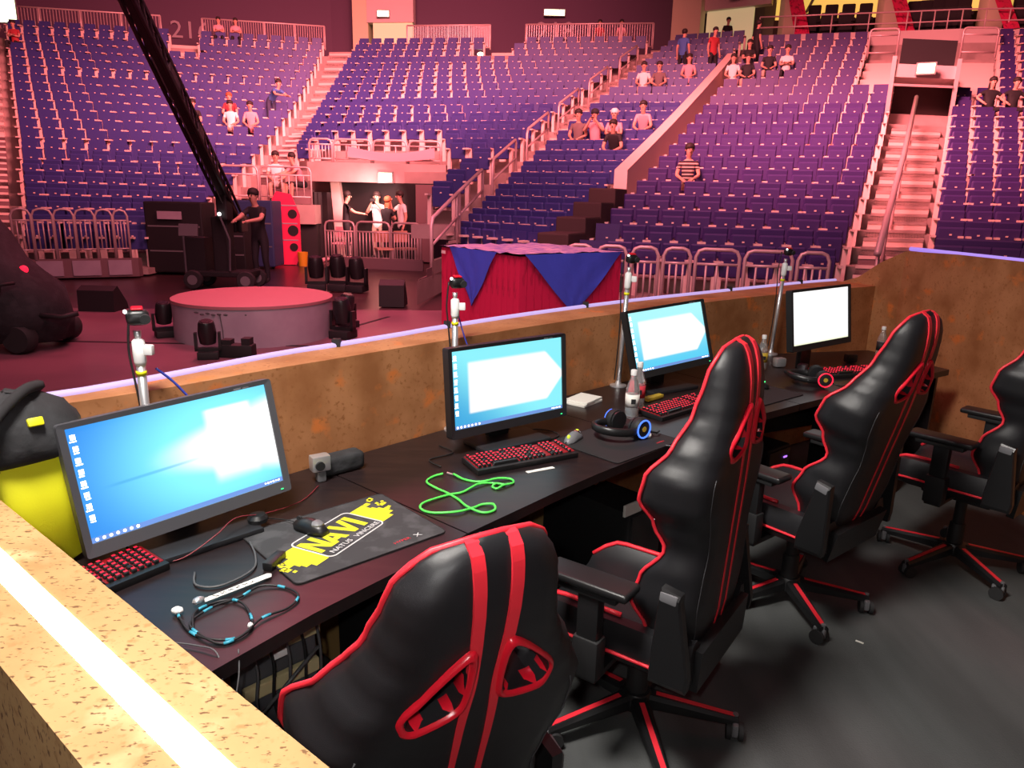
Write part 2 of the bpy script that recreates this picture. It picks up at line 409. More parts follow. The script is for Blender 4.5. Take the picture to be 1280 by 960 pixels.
# booth floor: separate carpet-faced planks
bf = MB(); bf.prism([(-1.45, 1.66), (-1.08, 1.99), (-.80, 2.33), (-.27, 2.92), (.54, 3.75), (1.57, 4.64), (2.74, 5.47), (2.93, 4.1), (3.25, 1.2), (3.4, -2.5), (1.6, -2.5), (1.25, -.55)], -.12, 0.0)
struct(bf.build('floor', 'carpet'))
g = MB(); g.prism([(-40, -6), (60, -6), (60, 60), (-40, 60)], -.5, -.04); struct(g.build('floor_arena', 'arena_floor'))
sd = MB(); sd.prism([(-9, 2), (6, 4.4), (6, 12.2), (-.9, 11.2), (-9, 10.2)], -.039, -.02)
st = struct(sd.build('floor_stage', 'stage_floor'))
j = MB(); j.box((-4.2, 8.15, -.018), (9, .05, .006), RZ(.02)); j.box((-2.2, 9.4, -.018), (.05, 2.2, .006), RZ(-.35)); j.build('joint', 'matt_black', st)

# ---------------------------------------------------------------- seating bowl
EDG = {'A_l': [-9.6468, -0.639, 0.0014, 14.5131, 0.9706, -0.0017], 'A_r': [-7.5804, -0.0108, -0.0032, 15.4005, 0.9759, 0.0016], 'B_l': [-5.4442, -0.1759, 0.0035, 15.0177, 0.9728, 0.0021], 'B_r': [-1.5073, 0.1257, 0.0101, 12.0217, 1.0239, 0.0019], 'C_l': [-1.2149, 0.2246, 0.0072, 14.6866, 0.6181, 0.0145], 'C_r': [0.5046, 0.3423, 0.0038, 12.534, 0.8429, 0.0059], 'D_l': [1.0546, 0.3423, 0.0038, 12.284, 0.8429, 0.0059], 'D_r': [5.1047, 0.4085, 0.0035, 11.5636, 0.7506, 0.0087], 'F_l': [6.4294, 0.4782, 0.0013, 11.2065, 0.8638, 0.0028], 'F_r': [7.8833, 0.7082, -0.0055, 10.0596, 1.0234, -0.0034]}
OFF = {'A': .25, 'B': 0., 'C': 0., 'D': .2, 'F': .27}
def zdot(i, s='B'):
    t = i / 20; return .95 + 7.05 * (.68 * t + .32 * t * t) - OFF[s[0]] * (1 - t)
def ztr(i, s='B'): return zdot(i, s) - .58
def ED(n, i):
    if n == 'V': return Vector((-2.02 + .012 * i, 18.35 + .55 * i, 0)).lerp(ED('B_r', i), .0) if False else ED('B_r', i) + Vector((-1.0, .25, 0))
    if n == 'L0': return ED('A_l', i) + Vector((-.25, -.12, 0))
    if n == 'L1': return ED('A_l', i) + Vector((-3.6, -1.6, 0))
    q = EDG[n]; return Vector((q[0] + q[1] * i + q[2] * i * i, q[3] + q[4] * i + q[5] * i * i, 0))
def EZ(n, i, row=None): p = ED(n, i); p.z = ztr(i if row is None else row, {'V': 'B', 'L0': 'A', 'L1': 'A'}.get(n, n)); return p
mb = MB()
for grp, r0, r1 in ((['L1', 'A_l', 'A_r'], 0, 7), (['B_r', 'C_l', 'C_r', 'D_l', 'D_r', 'F_l', 'F_r'], 0, 7), (['V', 'B_r'], 3, 7), (['L1', 'A_l', 'A_r', 'B_l', 'B_r', 'C_l', 'C_r', 'D_l', 'D_r', 'F_l', 'F_r'], 7, 22)):
    for row in range(r0, r1):
        pts = []
        for n in grp:
            f = ED(n, row - .45); b = ED(n, row + .55); z = EZ(n, row).z; zl = 0 if row == 0 else EZ(n, row - 1).z
            if row == 7 and n in ('A_r', 'B_l'): zl = .0
            pts.append([Vector((f.x, f.y, zl)), Vector((f.x, f.y, z)), Vector((b.x, b.y, z)), Vector((b.x, b.y, zl))])
        mb.loft(pts)
struct(mb.build('floor_terrace', 'concrete'))

# one seat of each colour; copies share the meshes
def seat_meshes(col):
    b = MB(); b.bbox((0, -.13, .66), (.43, .05, .44), .02, RX(-.16), 1)
    p = MB(); p.bbox((0, -.01, .56), (.41, .07, .42), .025, RX(-.10), 1)
    a = MB()
    a.box((0, -.05, .30), (.085, .09, .60)); a.box((0, .02, .606), (.075, .30, .035))
    n = MB(); n.box((0, .040, .64), (.04, .008, .026))
    return b.mesh('backrest', col), p.mesh('seat_pan', col), a.mesh('armrest', 'arm_pale'), n.mesh('number_plate', 'arm_pale')
SM = {'blue': seat_meshes('seat_blue'), 'violet': seat_meshes('seat_violet')}
def to_px(p):
    d = Vector(p) - Vector((0, 0, 1.69)); z = d.dot(_fw)
    if z <= .1: return (-999, -999)
    return 640 + 900 * d.dot(_rt) / z, 480 - 900 * d.dot(_up) / z
seats = []
def seat_row(sec, row, l, r, n, skip=()):
    a, b = ED(l, row), ED(r, row); t = (b - a).normalized(); yaw = math.atan2(t.y, t.x) + math.pi  # local -Y.. faces the floor
    for k in range(n):
        if k in skip: continue
        p = a.lerp(b, (k + .5) / n); za, zb = EZ(l, row).z, EZ(r, row).z; p.z = za + (zb - za) * (k + .5) / n
        u, v = to_px(p + Vector((0, 0, .6)))
        if -40 < u < 1320 and -20 < v < 420: seats.append((p, yaw, sec, row, k, n, u, v))
for row in range(22):
    L = (ED('A_l', row) - ED('A_r', row)).length
    nA = max(4, round(L / .60))
    if row < 6: nA = [8, 8, 8, 9, 10, 11][row]
    seat_row('A', row, 'A_l', 'A_r', nA, skip=[k for k in range(nA) if row >= 19 and .48 < (k + .5) / nA < .60])
    if row >= 7:
        nB = round((ED('B_l', row) - ED('B_r', row)).length / .60)
        seat_row('B', row, 'B_l', 'B_r', nB, skip=[k for k in range(nB) if (row >= 19 and .45 < (k + .5) / nB < .58) or (row < 9 and .13 < (k + .5) / nB < .7)])
    elif row >= 3: seat_row('B', row, 'V', 'B_r', 1)
    if row <= 20 or True: seat_row('C', row, 'C_l', 'C_r', 6)
    if row <= 20:
        seat_row('D', row, 'D_l', 'D_r', 9, skip=(7, 8) if row >= 14 else ())
        seat_row('F', row, 'F_l', 'F_r', 5, skip=(0, 1) if row >= 14 else ())
seats.sort(key=lambda s: (s[0] - Vector((0, 0, 1.69))).length)
BLK = {'A': 'left', 'B': 'middle', 'C': 'narrow', 'D': 'right', 'F': 'far right'}
ORD = ['zero', 'first', 'second', 'third', 'fourth', 'fifth', 'sixth', 'seventh', 'eighth', 'ninth', 'tenth', 'eleventh', 'twelfth', 'thirteenth', 'fourteenth', 'fifteenth', 'sixteenth', 'seventeenth', 'eighteenth', 'nineteenth', 'twentieth', 'twenty-first', 'twenty-second']
vis = [s for s in seats if 5 < s[6] < 1275 and 0 < s[7] < 345 and not (555 < s[6] < 760 and s[7] > 298)]
for s in vis[:300]:
    p, yaw, sec, row, k, n, u, v = s; c = 'violet' if sec in 'DF' else 'blue'
    root = link('stadium_seat', SM[c][0]); root.location = p; root.rotation_euler = (0, 0, yaw)
    tag(root, '%s folding stadium seat, %s block, %s row up, %s from its left end' % (c, BLK[sec], ORD[row + 1], ORD[k + 1]), 'seat', 'folding seats of the lower tier')
    for me, nm, x in zip((SM[c][1], SM[c][2], SM[c][2], SM[c][3]), ('seat_pan', 'armrest', 'armrest', 'number_plate'), (0, -.265, .265, 0)): link(nm, me, root, (x, 0, 0))
near_set = set(id(s) for s in vis[:300])
rest = {'blue': MB(), 'violet': MB()}
mbs = MB()
for s in seats:
    if id(s) in near_set: continue
    p, yaw, sec, row, k, n, u, v = s; mi = 1 if sec in 'DF' else 0; rz = RZ(yaw)
    def put(c, d, m): mbs.cur = m; mbs.box(rz @ Vector(c) + p, d, rz)
    put((0, -.13, .66), (.43, .05, .44), mi); put((0, -.01, .56), (.41, .07, .42), mi)
    for sx in (-.265, .265): put((sx, -.05, .30), (.085, .09, .60), 2); put((sx, .02, .606), (.075, .30, .035), 2)
    put((0, .04, .64), (.04, .008, .026), 2)
o = stuff(mbs.build('stadium_seat', ['seat_blue', 'seat_violet', 'arm_pale'])); tag(o, 'upper rows of folding stadium seats, too many and too far to count', 'seats')

# stairways between the blocks: every step its own piece
def stairway(l, r, i0, i1, light_from, label, s, off_l=.25, off_r=.25, dark='step_dark'):
    root = thing('stairway', label, 'stairs', EZ(l, i0).lerp(EZ(r, i0), .5)); o0 = root.location.copy()
    i = i0
    while i < i1:
        a0, b0, a1, b1 = ED(l, i - .45), ED(r, i - .45), ED(l, i + .07), ED(r, i + .07)
        t = (b0 - a0).normalized(); a0 += t * off_l; a1 += t * off_l; b0 -= t * off_r; b1 -= t * off_r
        z = ztr(i, s) + .02; zb = z - .26
        m = MB(); m.loft([[Vector((p.x, p.y, zb)) - o0, Vector((p.x, p.y, z)) - o0, Vector((q.x, q.y, z)) - o0, Vector((q.x, q.y, zb)) - o0] for p, q in ((a0, a1), (b0, b1))])
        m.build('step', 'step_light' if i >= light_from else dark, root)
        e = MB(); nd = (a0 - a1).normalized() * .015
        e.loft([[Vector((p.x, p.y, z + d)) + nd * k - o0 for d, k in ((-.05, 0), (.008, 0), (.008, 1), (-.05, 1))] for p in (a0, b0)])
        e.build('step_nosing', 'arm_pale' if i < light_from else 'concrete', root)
        i += .5
    return root
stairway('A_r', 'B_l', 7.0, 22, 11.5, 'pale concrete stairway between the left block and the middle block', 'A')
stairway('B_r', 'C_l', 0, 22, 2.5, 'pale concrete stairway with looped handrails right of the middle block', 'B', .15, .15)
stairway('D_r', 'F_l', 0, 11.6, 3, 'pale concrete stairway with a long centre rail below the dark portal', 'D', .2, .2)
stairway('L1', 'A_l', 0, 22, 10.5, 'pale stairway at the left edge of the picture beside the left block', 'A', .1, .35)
def rail_loop(pts, r=.035, name='handrail', parent=None, m='rail_steel'):
    k = MB(); k.tube(pts, r, 6); return k.build(name, m, parent, 'all')
# looped handrails on the middle stairway
for n, a in enumerate((-.2, 1.6, 4.4, 7.4, 10.4, 13.5, 16.8)):
    pa, pb = EZ('B_r', a).lerp(EZ('C_l', a), .3), EZ('B_r', a + 2).lerp(EZ('C_l', a + 2), .3)
    root = thing('handrail', 'looped steel handrail on the middle stairway, %s from the bottom' % ORD[n + 1], 'handrail', pa, 0, 'looped handrails'); d = pb - pa; h = Vector((0, 0, 1.0))
    rail_loop([Vector((0, 0, 0)), h * .9, h + d * .04, d * .96 + h, d + h * .9, d], .035, 'rail', root)
    rail_loop([h * .55, d + h * .55], .025, 'middle_rail', root)
pa, pb = EZ('D_r', -.3).lerp(EZ('F_l', -.3), .42), EZ('D_r', 11.4).lerp(EZ('F_l', 11.4), .42)
root = thing('handrail', 'long straight steel centre rail running up the right stairway', 'handrail', pa); h = Vector((0, 0, .95))
k = MB(); k.tube([h, EZ('D_r', 6).lerp(EZ('F_l', 6), .42) - pa + h, pb - pa + h], .055, 8); k.build('rail', 'rail_steel', root, 'all')
for i in (0, 2, 4, 6, 8, 10, 11.3): q = EZ('D_r', i).lerp(EZ('F_l', i), .42) - pa; rail_loop([q, q + h], .03, 'post', root)
# pale sloping wall between the narrow block and the right block, dark blocks below it
mb = MB(); rings = []
for i in (3.9, 6, 8, 10, 12, 14, 16, 17):
    a, b = ED('C_r', i).lerp(ED('D_l', i), .28), ED('C_r', i).lerp(ED('D_l', i), .75); z = ztr(i, 'C')
    rings.append([Vector((a.x, a.y, z - .3)), Vector((a.x, a.y, z + .95)), Vector((b.x, b.y, z + .95)), Vector((b.x, b.y, z - .3))])
mb.loft(rings); struct(mb.build('wall_divider', 'arm_pale'))
for i in range(0, 4):
    mb = MB(); c = ED('C_r', i).lerp(ED('D_l', i), .5); mb.bbox((0, 0, .4), (.55, .9, .80), .03); o = mb.build('stepped_block', 'block_dark', None, loc=(c.x, c.y, ztr(i, 'C')))
    o.rotation_euler = (0, 0, -.4); tag(o, 'dark brown block stepping up beside the narrow block, %s from the bottom' % ORD[i + 1], 'block', 'stepped blocks')

# front barriers below the right block: steel loops with bars
def barrier(p, q, z0, h, label, group, nb=5, r=.03, low=None, cat='barrier'):
    p, q = Vector((p[0], p[1], z0)), Vector((q[0], q[1], z0)); root = thing('barrier', label, cat, p, 0, group); d = q - p; H = Vector((0, 0, h)); e = d.normalized() * .12
    rail_loop([Vector((0, 0, 0)), H - Vector((0, 0, .12)), H + e * .35 - Vector((0, 0, .03)), H + e, d + H - e, d + H - e * .35 - Vector((0, 0, .03)), d + H - Vector((0, 0, .12)), d], r, 'frame', root)
    rail_loop([H * .78, d + H * .78], r * .8, 'top_bar', root); rail_loop([H * .2, d + H * .2], r * .8, 'bottom_bar', root)
    for k in range(nb): f = d * ((k + 1) / (nb + 1)); rail_loop([f + H * .2, f + H * .78], r * .6, 'bar', root)
    return root
n = 0
for a, b in ((.02, .12), (.14, .25), (.27, .37), (.39, .49), (.51, .67), (.69, .86), (.88, .99)):
    pa, pb = ED('D_l', -.95), ED('D_r', -.95); p, q = pa.lerp(pb, a), pa.lerp(pb, b); n += 1
    barrier(p, q, .0, 1.02, 'arched steel barrier in front of the right block, %s from the left' % ORD[n], 'arched barriers below the right block', 3)
for n, (a, b) in enumerate(((.0, .16), (.17, .34), (.35, .52), (.53, .70), (.71, .86), (.87, 1.0))):
    pa, pb = ED('A_l', -.9) + Vector((-.3, 0, 0)), ED('A_r', -.7) + Vector((-.2, 0, 0)); p, q = pa.lerp(pb, a), pa.lerp(pb, b)
    barrier(p, q, .35, .95, 'steel barrier in front of the left block, %s from the left' % ORD[n + 1], 'barriers below the left block', 3, .022)
pa, pb = ED('A_l', -.9) + Vector((-.6, -.12, 0)), ED('A_r', -.7) + Vector((0, -.12, 0))
mb = MB(); mb.loft([[Vector((p.x, p.y, z)) for z in (0,)] + [Vector((p.x, p.y, .36)), Vector((p.x, p.y + .14, .36)), Vector((p.x, p.y + .14, 0))] for p in (pa, pb)]); struct(mb.build('wall_kerb', 'step_dark'))
n = 0
for a, b in ((.05, .2), (.27, .45), (.52, .72), (.78, .95)):
    n += 1; p, q = pa.lerp(pb, a), pa.lerp(pb, b); mb = MB(); mb.loft([[Vector((s.x, s.y - .03, z)) - p for z in (.04, .33)] + [Vector((s.x, s.y - .008, z)) - p for z in (.33, .04)] for s in (p, q)])
    tag(mb.build('kerb_board', 'stage_side', None, loc=p), 'pale violet board along the kerb below the left block, %s from left' % ORD[n], 'board', 'kerb boards')

# concourse: floor, back wall, railings, doorways
top = ['L1', 'A_l', 'A_r', 'B_l', 'B_r', 'C_l', 'C_r', 'D_l']
def CP(n, i, z): p = ED(n, i); p.z = z; return p
zt = ztr(21, 'B') + .12
mb = MB(); mb.loft([[CP(n, 21.55, zt - .4), CP(n, 21.55, zt), CP(n, 27, zt), CP(n, 27, zt - .4)] for n in top]); struct(mb.build('floor_concourse', 'concrete'))
mb = MB(); mb.loft([[CP(n, 25.2, zt - .4), CP(n, 25.2, zt + 9), CP(n, 26.0, zt + 9), CP(n, 26.0, zt - .4)] for n in top + ['D_r']]); struct(mb.build('wall_back', 'wall_purple'))
def railing(l, r, i, a, b, label, z, h=1.05, nb=26):
    p, q = CP(l, i, z).lerp(CP(r, i, z), a), CP(l, i, z).lerp(CP(r, i, z), b); root = thing('railing', label, 'railing', p); d = q - p; H = Vector((0, 0, h))
    rail_loop([H, d + H], .035, 'top_rail', root); rail_loop([H * .08, d + H * .08], .025, 'bottom_rail', root)
    for k in range(5): rail_loop([d * (k / 4), d * (k / 4) + H], .035, 'post', root)
    m = MB()
    for k in range(nb * 2): f = d * ((k + .5) / (nb * 2)); m.box(f + H * .54, (.02, .02, h * .92))
    stuff(m.build('baluster', 'rail_steel', root))
railing('A_l', 'A_r', 21.6, -.02, .47, 'steel railing above the left block, left of its top opening', zt + .35)
railing('A_l', 'A_r', 21.6, .60, 1.0, 'steel railing above the left block, right of its top opening', zt + .35)
railing('B_l', 'B_r', 21.6, .17, .46, 'steel railing above the middle block, left of its top opening', zt + .35)
railing('B_l', 'B_r', 21.6, .58, 1.0, 'steel railing above the middle block, right of its top opening', zt + .35)
for l, r, a, b, nm in (('A_l', 'A_r', .48, .595, 'left'), ('B_l', 'B_r', .47, .575, 'middle')):
    root = thing('stairway', 'short pale stairs to the concourse at the top of the %s block' % nm, 'stairs', CP(l, 19, ztr(19)).lerp(CP(r, 19, ztr(19)), a)); o0 = root.location.copy()
    for k in range(6):
        i = 18.9 + k * .5; p0, p1 = CP(l, i, 0).lerp(CP(r, i, 0), a), CP(l, i, 0).lerp(CP(r, i, 0), b); q0, q1 = CP(l, i + .5, 0).lerp(CP(r, i + .5, 0), a), CP(l, i + .5, 0).lerp(CP(r, i + .5, 0), b); z = ztr(i + .2)
        m = MB(); m.loft([[Vector((p.x, p.y, z - .3)) - o0, Vector((p.x, p.y, z)) - o0, Vector((q.x, q.y, z)) - o0, Vector((q.x, q.y, z - .3)) - o0] for p, q in ((p0, q0), (p1, q1))]); m.build('step', 'step_light', root)
def wall_box(name, l, r, i, a, b, z0, z1, dep, m, st=True):
    p0, p1 = CP(l, i, 0).lerp(CP(r, i, 0), a), CP(l, i, 0).lerp(CP(r, i, 0), b); q0, q1 = CP(l, i + dep, 0).lerp(CP(r, i + dep, 0), a), CP(l, i + dep, 0).lerp(CP(r, i + dep, 0), b)
    k = MB(); k.loft([[Vector((p.x, p.y, z0)), Vector((p.x, p.y, z1)), Vector((q.x, q.y, z1)), Vector((q.x, q.y, z0))] for p, q in ((p0, q0), (p1, q1))]); o = k.build(name, m)
    return struct(o) if st else o
# doorway at the head of the left stairway (cream pier, lit passage) and beside the 217 block
o = wall_box('wall_pier', 'A_r', 'B_l', 23.6, .62, 1.02, zt, zt + 5, 1.2, 'door_cream')
wall_box('door_1', 'B_l', 'B_r', 23.6, .02, .155, zt, zt + 2.0, .3, 'door_glow'); wall_box('door_1_lintel', 'B_l', 'B_r', 23.5, .0, .16, zt + 2.0, zt + 5, .5, 'wall_pale')
wall_box('wall_pier_2', 'C_l', 'C_r', 22.6, -.22, .22, zt, zt + 5, .8, 'door_cream'); wall_box('door_2', 'C_l', 'C_r', 23.4, .25, .95, zt, zt + 2.3, .2, 'door_glow'); wall_box('door_2_lintel', 'C_l', 'C_r', 23.2, .2, 1.2, zt + 2.3, zt + 5, .4, 'wall_pale')
def wall_text(txt, l, r, i, f, z, size):
    p = CP(l, i, z).lerp(CP(r, i, z), f); t = ED(r, i) - ED(l, i); me = text_mesh(txt, size, .01, 1.1); me.materials.append(M('wall_number'))
    o = link('block_number', me); o.location = p; o.rotation_euler = (R(90), 0, math.atan2(t.y, t.x)); tag(o, 'large grey block number %s painted high on the purple wall, %s' % (txt, {'216': 'over the left block', '218': 'over the middle block', '217': 'right of the lit doorway'}[txt]), 'sign')
wall_text('216', 'A_l', 'A_r', 25.1, .545, zt + 1.5, 1.15); wall_text('218', 'B_l', 'B_r', 25.1, .60, zt + 1.9, 1.2); wall_text('217', 'C_l', 'C_r', 25.1, 1.45, zt + 2.6, 1.2)
def sign(p, w, h, label, yaw=0):
    root = thing('exit_sign', label, 'sign', p, yaw, 'lit exit signs'); k = MB(); k.box((0, .05, 0), (w + .08, .08, h + .08)); k.build('housing', 'grey_plastic', root); k = MB(); k.box((0, 0, 0), (w, .03, h)); k.build('lit_panel', 'exit_sign', root)
def on_edge(l, r, i, f, z): return CP(l, i, z).lerp(CP(r, i, z), f)
sign(on_edge('B_l', 'B_r', 23.3, .06, zt + 2.35), .55, .25, 'glowing exit sign over the lit doorway at the head of the left stairs')
sign(on_edge('B_l', 'B_r', 24.9, .60, zt + 2.75), 1.0, .25, 'wide glowing exit sign above the number 218')
sign(on_edge('C_l', 'C_r', 22.9, .7, zt + 2.75), .5, .25, 'glowing exit sign over the doorway left of number 217')
for n, (l, r, f, lab) in enumerate((('A_l', 'A_r', .14, 'leftmost'), ('A_l', 'A_r', .40, 'second from left'), ('A_l', 'A_r', .70, 'third from left'), ('A_l', 'A_r', .93, 'right of the left block'), ('B_l', 'B_r', .22, 'left in the middle block'), ('B_l', 'B_r', .43, 'centre of the middle block'), ('B_l', 'B_r', .9, 'right end of the middle block'))):
    k = MB(); k.ball((0, 0, 0), .10 if n != 6 else .05, 8, 5, (1.5, 1, 1)); o = k.build('step_lamp', 'lamp_spot', None, True, loc=on_edge(l, r, 21.45, f, zt + .12)); tag(o, 'small bright lamp under the top railing, %s' % lab, 'lamp', 'small lamps under the top railing')
# portal above the right stairway
def quad_block(l, r, i0, i1, a, b, z0, z1, name, m, parent=None):
    p = [on_edge(l, r, i0, a, 0), on_edge(l, r, i0, b, 0), on_edge(l, r, i1, b, 0), on_edge(l, r, i1, a, 0)]
    k = MB(); k.prism([(q.x, q.y) for q in p], z0, z1); return k.build(name, m, parent)
zp = ztr(11.7, 'D')
struct(quad_block('D_r', 'F_l', 13.3, 13.6, .0, 1.0, zp - .3, zp + 1.6, 'wall_portal_back', 'block_dark')); struct(quad_block('D_r', 'F_l', 11.75, 13.3, .02, .98, zp - .3, zp - .02, 'floor_portal', 'step_dark'))
struct(quad_block('D_r', 'F_l', 11.7, 15.2, -.05, .02, zp - .3, zp + 1.9, 'wall_portal_left', 'wall_pale')); struct(quad_block('D_r', 'F_l', 11.7, 15.2, .98, 1.05, zp - .3, zp + 1.9, 'wall_portal_right', 'wall_pale'))
struct(quad_block('D_r', 'F_l', 11.8, 15.2, .02, .98, zp + 1.38, zp + 1.72, 'wall_portal_lintel', 'wall_pale'))
o = quad_block('D_r', 'F_l', 11.6, 11.66, .03, .97, zp + 1.12, zp + 1.18, 'portal_bar', 'rail_steel'); tag(o, 'pale steel bar across the top of the dark portal', 'bar')
o = quad_block('D_r', 'F_l', 12.2, 12.3, .06, .94, zp + 1.73, zp + 2.45, 'portal_banner', 'dark_cloth'); tag(o, 'black banner board above the portal exit sign', 'board')
struct(quad_block('D_r', 'F_l', 15.3, 20.6, -.02, 1.02, zp + 1.2, zp + 2.1, 'wall_portal_roof', 'wall_pale'))
sign(on_edge('D_r', 'F_l', 11.5, .5, zp + 1.58), .42, .24, 'glowing exit sign over the dark portal on the right stairway', -.45)
for sgn, l, r, a, b, lab in ((0, 'D_l', 'D_r', .79, .97, 'left'), (1, 'F_l', 'F_r', .03, .38, 'right')):
    root = thing('stairway', 'short pale stairs on the %s side of the dark portal' % lab, 'stairs', on_edge(l, r, 14, a, ztr(14, 'D'))); o0 = root.location.copy(); i = 14.0
    while i < 18.4:
        p0, p1, q0, q1 = on_edge(l, r, i, a, 0), on_edge(l, r, i, b, 0), on_edge(l, r, i + .5, a, 0), on_edge(l, r, i + .5, b, 0); z = ztr(i, 'D') + .25
        k = MB(); k.loft([[Vector((p.x, p.y, z - .4)) - o0, Vector((p.x, p.y, z)) - o0, Vector((q.x, q.y, z)) - o0, Vector((q.x, q.y, z - .4)) - o0] for p, q in ((p0, q0), (p1, q1))]); k.build('step', 'step_light', root); i += .5
    barrier(on_edge(l, r, 18.4, a, 0), on_edge(l, r, 18.4, b, 0), ztr(18.4, 'D') + .3, 1.0, 'pale rail at the head of the stairs on the %s of the portal' % lab, None, 0, .04)
# upper right: rail, suites with dark chairs in front of glowing windows, columns
zs_ = ztr(20, 'D') + .75
def right_pt(f, i, z):   # from the top of D to past F
    P = [on_edge('D_l', 'D_r', i, 0, z), on_edge('D_l', 'D_r', i, 1, z), on_edge('F_l', 'F_r', i, 0, z), on_edge('F_l', 'F_r', i, 1, z), on_edge('F_l', 'F_r', i, 2.2, z)]
    k = min(int(f), 3); return P[k].lerp(P[k + 1], f - k)
mb = MB(); mb.loft([[right_pt(f, 20.62, zs_ - 1.2), right_pt(f, 20.62, zs_ + .25), right_pt(f, 20.8, zs_ + .25), right_pt(f, 20.8, zs_ - 1.2)] for f in (0, .5, 1, 1.5, 2, 3, 4)]); struct(mb.build('wall_ledge', 'wall_pale'))
root = thing('railing', 'pink-lit steel rail along the ledge in front of the suites', 'railing', right_pt(0, 20.7, zs_))
for h in (.55, .95): rail_loop([right_pt(f, 20.7, zs_ + h) - root.location for f in (0, .5, 1, 1.5, 2, 3, 4)], .03, 'rail', root)
for k in range(17): p = right_pt(k / 4, 20.7, zs_ + .2) - root.location; rail_loop([p, p + Vector((0, 0, .75))], .025, 'post', root)
mb = MB(); mb.loft([[right_pt(f, 20.8, zs_ - 1), right_pt(f, 20.8, zs_ - .3), right_pt(f, 26, zs_ + .5), right_pt(f, 26, zs_ - 1)] for f in (0, 1, 2, 3, 4)]); struct(mb.build('floor_suite', 'step_dark'))
mb = MB(); mb.loft([[right_pt(f, 24.6, zs_), right_pt(f, 24.6, zs_ + 7), right_pt(f, 25, zs_ + 7), right_pt(f, 25, zs_)] for f in (.0, 1, 2, 3, 4)]); struct(mb.build('window_1', 'suite_glow'))
for n, f in enumerate((.16, .86, 2.32, 3.3)):
    mb = MB(); c = right_pt(f, 22.6, zs_ - .3); mb.bbox((0, 0, 3.0), (.75, .7, 6), .12); o = struct(mb.build('trim_column', 'suite_column', None, True, loc=c))
    mb = MB(); c2 = right_pt(f + .07, 21.5, zs_ + .2) - c; mb.loft([[c2 + Vector((x, y, z)) for x, y, z in ((-.3, -1, 0), (.1, -1, .05), (.1, .6, 2.2), (-.3, .6, 2.2))], [c2 + Vector((x + .2, y, z)) for x, y, z in ((-.3, -1, 0), (.1, -1, .05), (.1, .6, 2.2), (-.3, .6, 2.2))]]); mb.build('side_fin', 'crate_red', o)
cm = MB(); cm.bbox((0, 0, .78), (.52, .14, .76), .06); cm.bbox((0, -.25, .45), (.5, .5, .16), .05); cm.box((0, -.2, .2), (.42, .4, .4)); cmm = cm.mesh('suite_chair', 'dark_cloth', True)
mb = MB(); mb.loft([[right_pt(f, 24.3, zs_), right_pt(f, 24.3, zs_ + 1.75), right_pt(f, 24.5, zs_ + 1.75), right_pt(f, 24.5, zs_)] for f in (.0, 1, 2, 3, 4)]); struct(mb.build('wall_suite', 'block_dark'))
for f0, f1, cnt, lab in ((.27, .76, 4, 'left'), (.98, 2.13, 5, 'middle'), (2.55, 3.1, 3, 'right')):
    for row in (0, 1):
        for k in range(cnt):
            f = f0 + (f1 - f0) * (k + .5) / cnt; p = right_pt(f, 21.6 + row * 1.4, zs_ + .1 + row * .7); o = link('suite_chair', cmm); o.location = p; t = right_pt(f + .05, 21.6, 0) - right_pt(f - .05, 21.6, 0); o.rotation_euler = (0, 0, math.atan2(t.y, t.x))
            tag(o, 'dark upholstered chair in the %s suite, %s row, %s from left' % (lab, ('front', 'back')[row], ORD[k + 1]), 'chair', 'dark chairs in the suites')
sign(Vector((-22.5, 34.4, zt + 1.15)), .8, .95, 'large bright lit panel at the top left corner above the left stairway')

# passage under the middle block: opening, pale pier, parapet, platform to its left
mb = MB(); mb.prism([(-4.95, 20.72), (-2.15, 19.52), (-2.15, 19.56), (-4.95, 20.76)], -.04, 2.03); struct(mb.build('wall_passage_back', 'matt_black'))
mb = MB(); mb.loft([[Vector((x, y, z)) for x, y in ((-4.98 - .06 * z, 20.4), (-4.62 - .12 * z, 20.4), (-4.62 - .12 * z, 21.9), (-4.98 - .06 * z, 21.9))] for z in (0, .8, 1.5, 2.05)]); struct(mb.build('wall_passage_pier', 'step_light', None, False))
mb = MB(); mb.box((-3.75, 20.9, 2.28), (3.7, 1.8, .5)); struct(mb.build('wall_passage_lintel', 'concrete'))
mb = MB(); mb.box((-2.42, 19.55, 1.0), (.5, .06, 2.0), RZ(-.4)); struct(mb.build('door_3', 'step_dark'))
sign(Vector((-3.50, 19.85, 2.17)), .34, .22, 'glowing exit sign over the dark passage under the middle block')
for n, (a, b) in enumerate(((-5.55, -4.95), (-4.9, -3.9), (-3.85, -2.95), (-2.9, -2.05))):
    barrier((a, 20.1), (b, 20.1), 2.5, .62, 'pink-lit rail on the parapet over the passage, %s from the left' % ORD[n + 1], 'parapet rails', 6 if n == 0 else 2, .03)
k = MB(); k.loft([[Vector((x, 20.02 - .05 * math.sin((x + 4.5) / 2.3 * math.pi), z)) for x in (0,)] for z in ()] or [[Vector((-4.5 + 2.3 * t, 20.0, 2.95 - .16 * math.sin(math.pi * t))), Vector((-4.5 + 2.3 * t, 20.0, 2.68 - .10 * math.sin(math.pi * t))), Vector((-4.5 + 2.3 * t, 19.97, 2.68 - .10 * math.sin(math.pi * t))), Vector((-4.5 + 2.3 * t, 19.97, 2.95 - .16 * math.sin(math.pi * t)))] for t in [i / 8 for i in range(9)]])
tag(k.build('banner', 'shirt_pink'), 'sagging pink cloth banner tied along the parapet over the passage', 'banner')
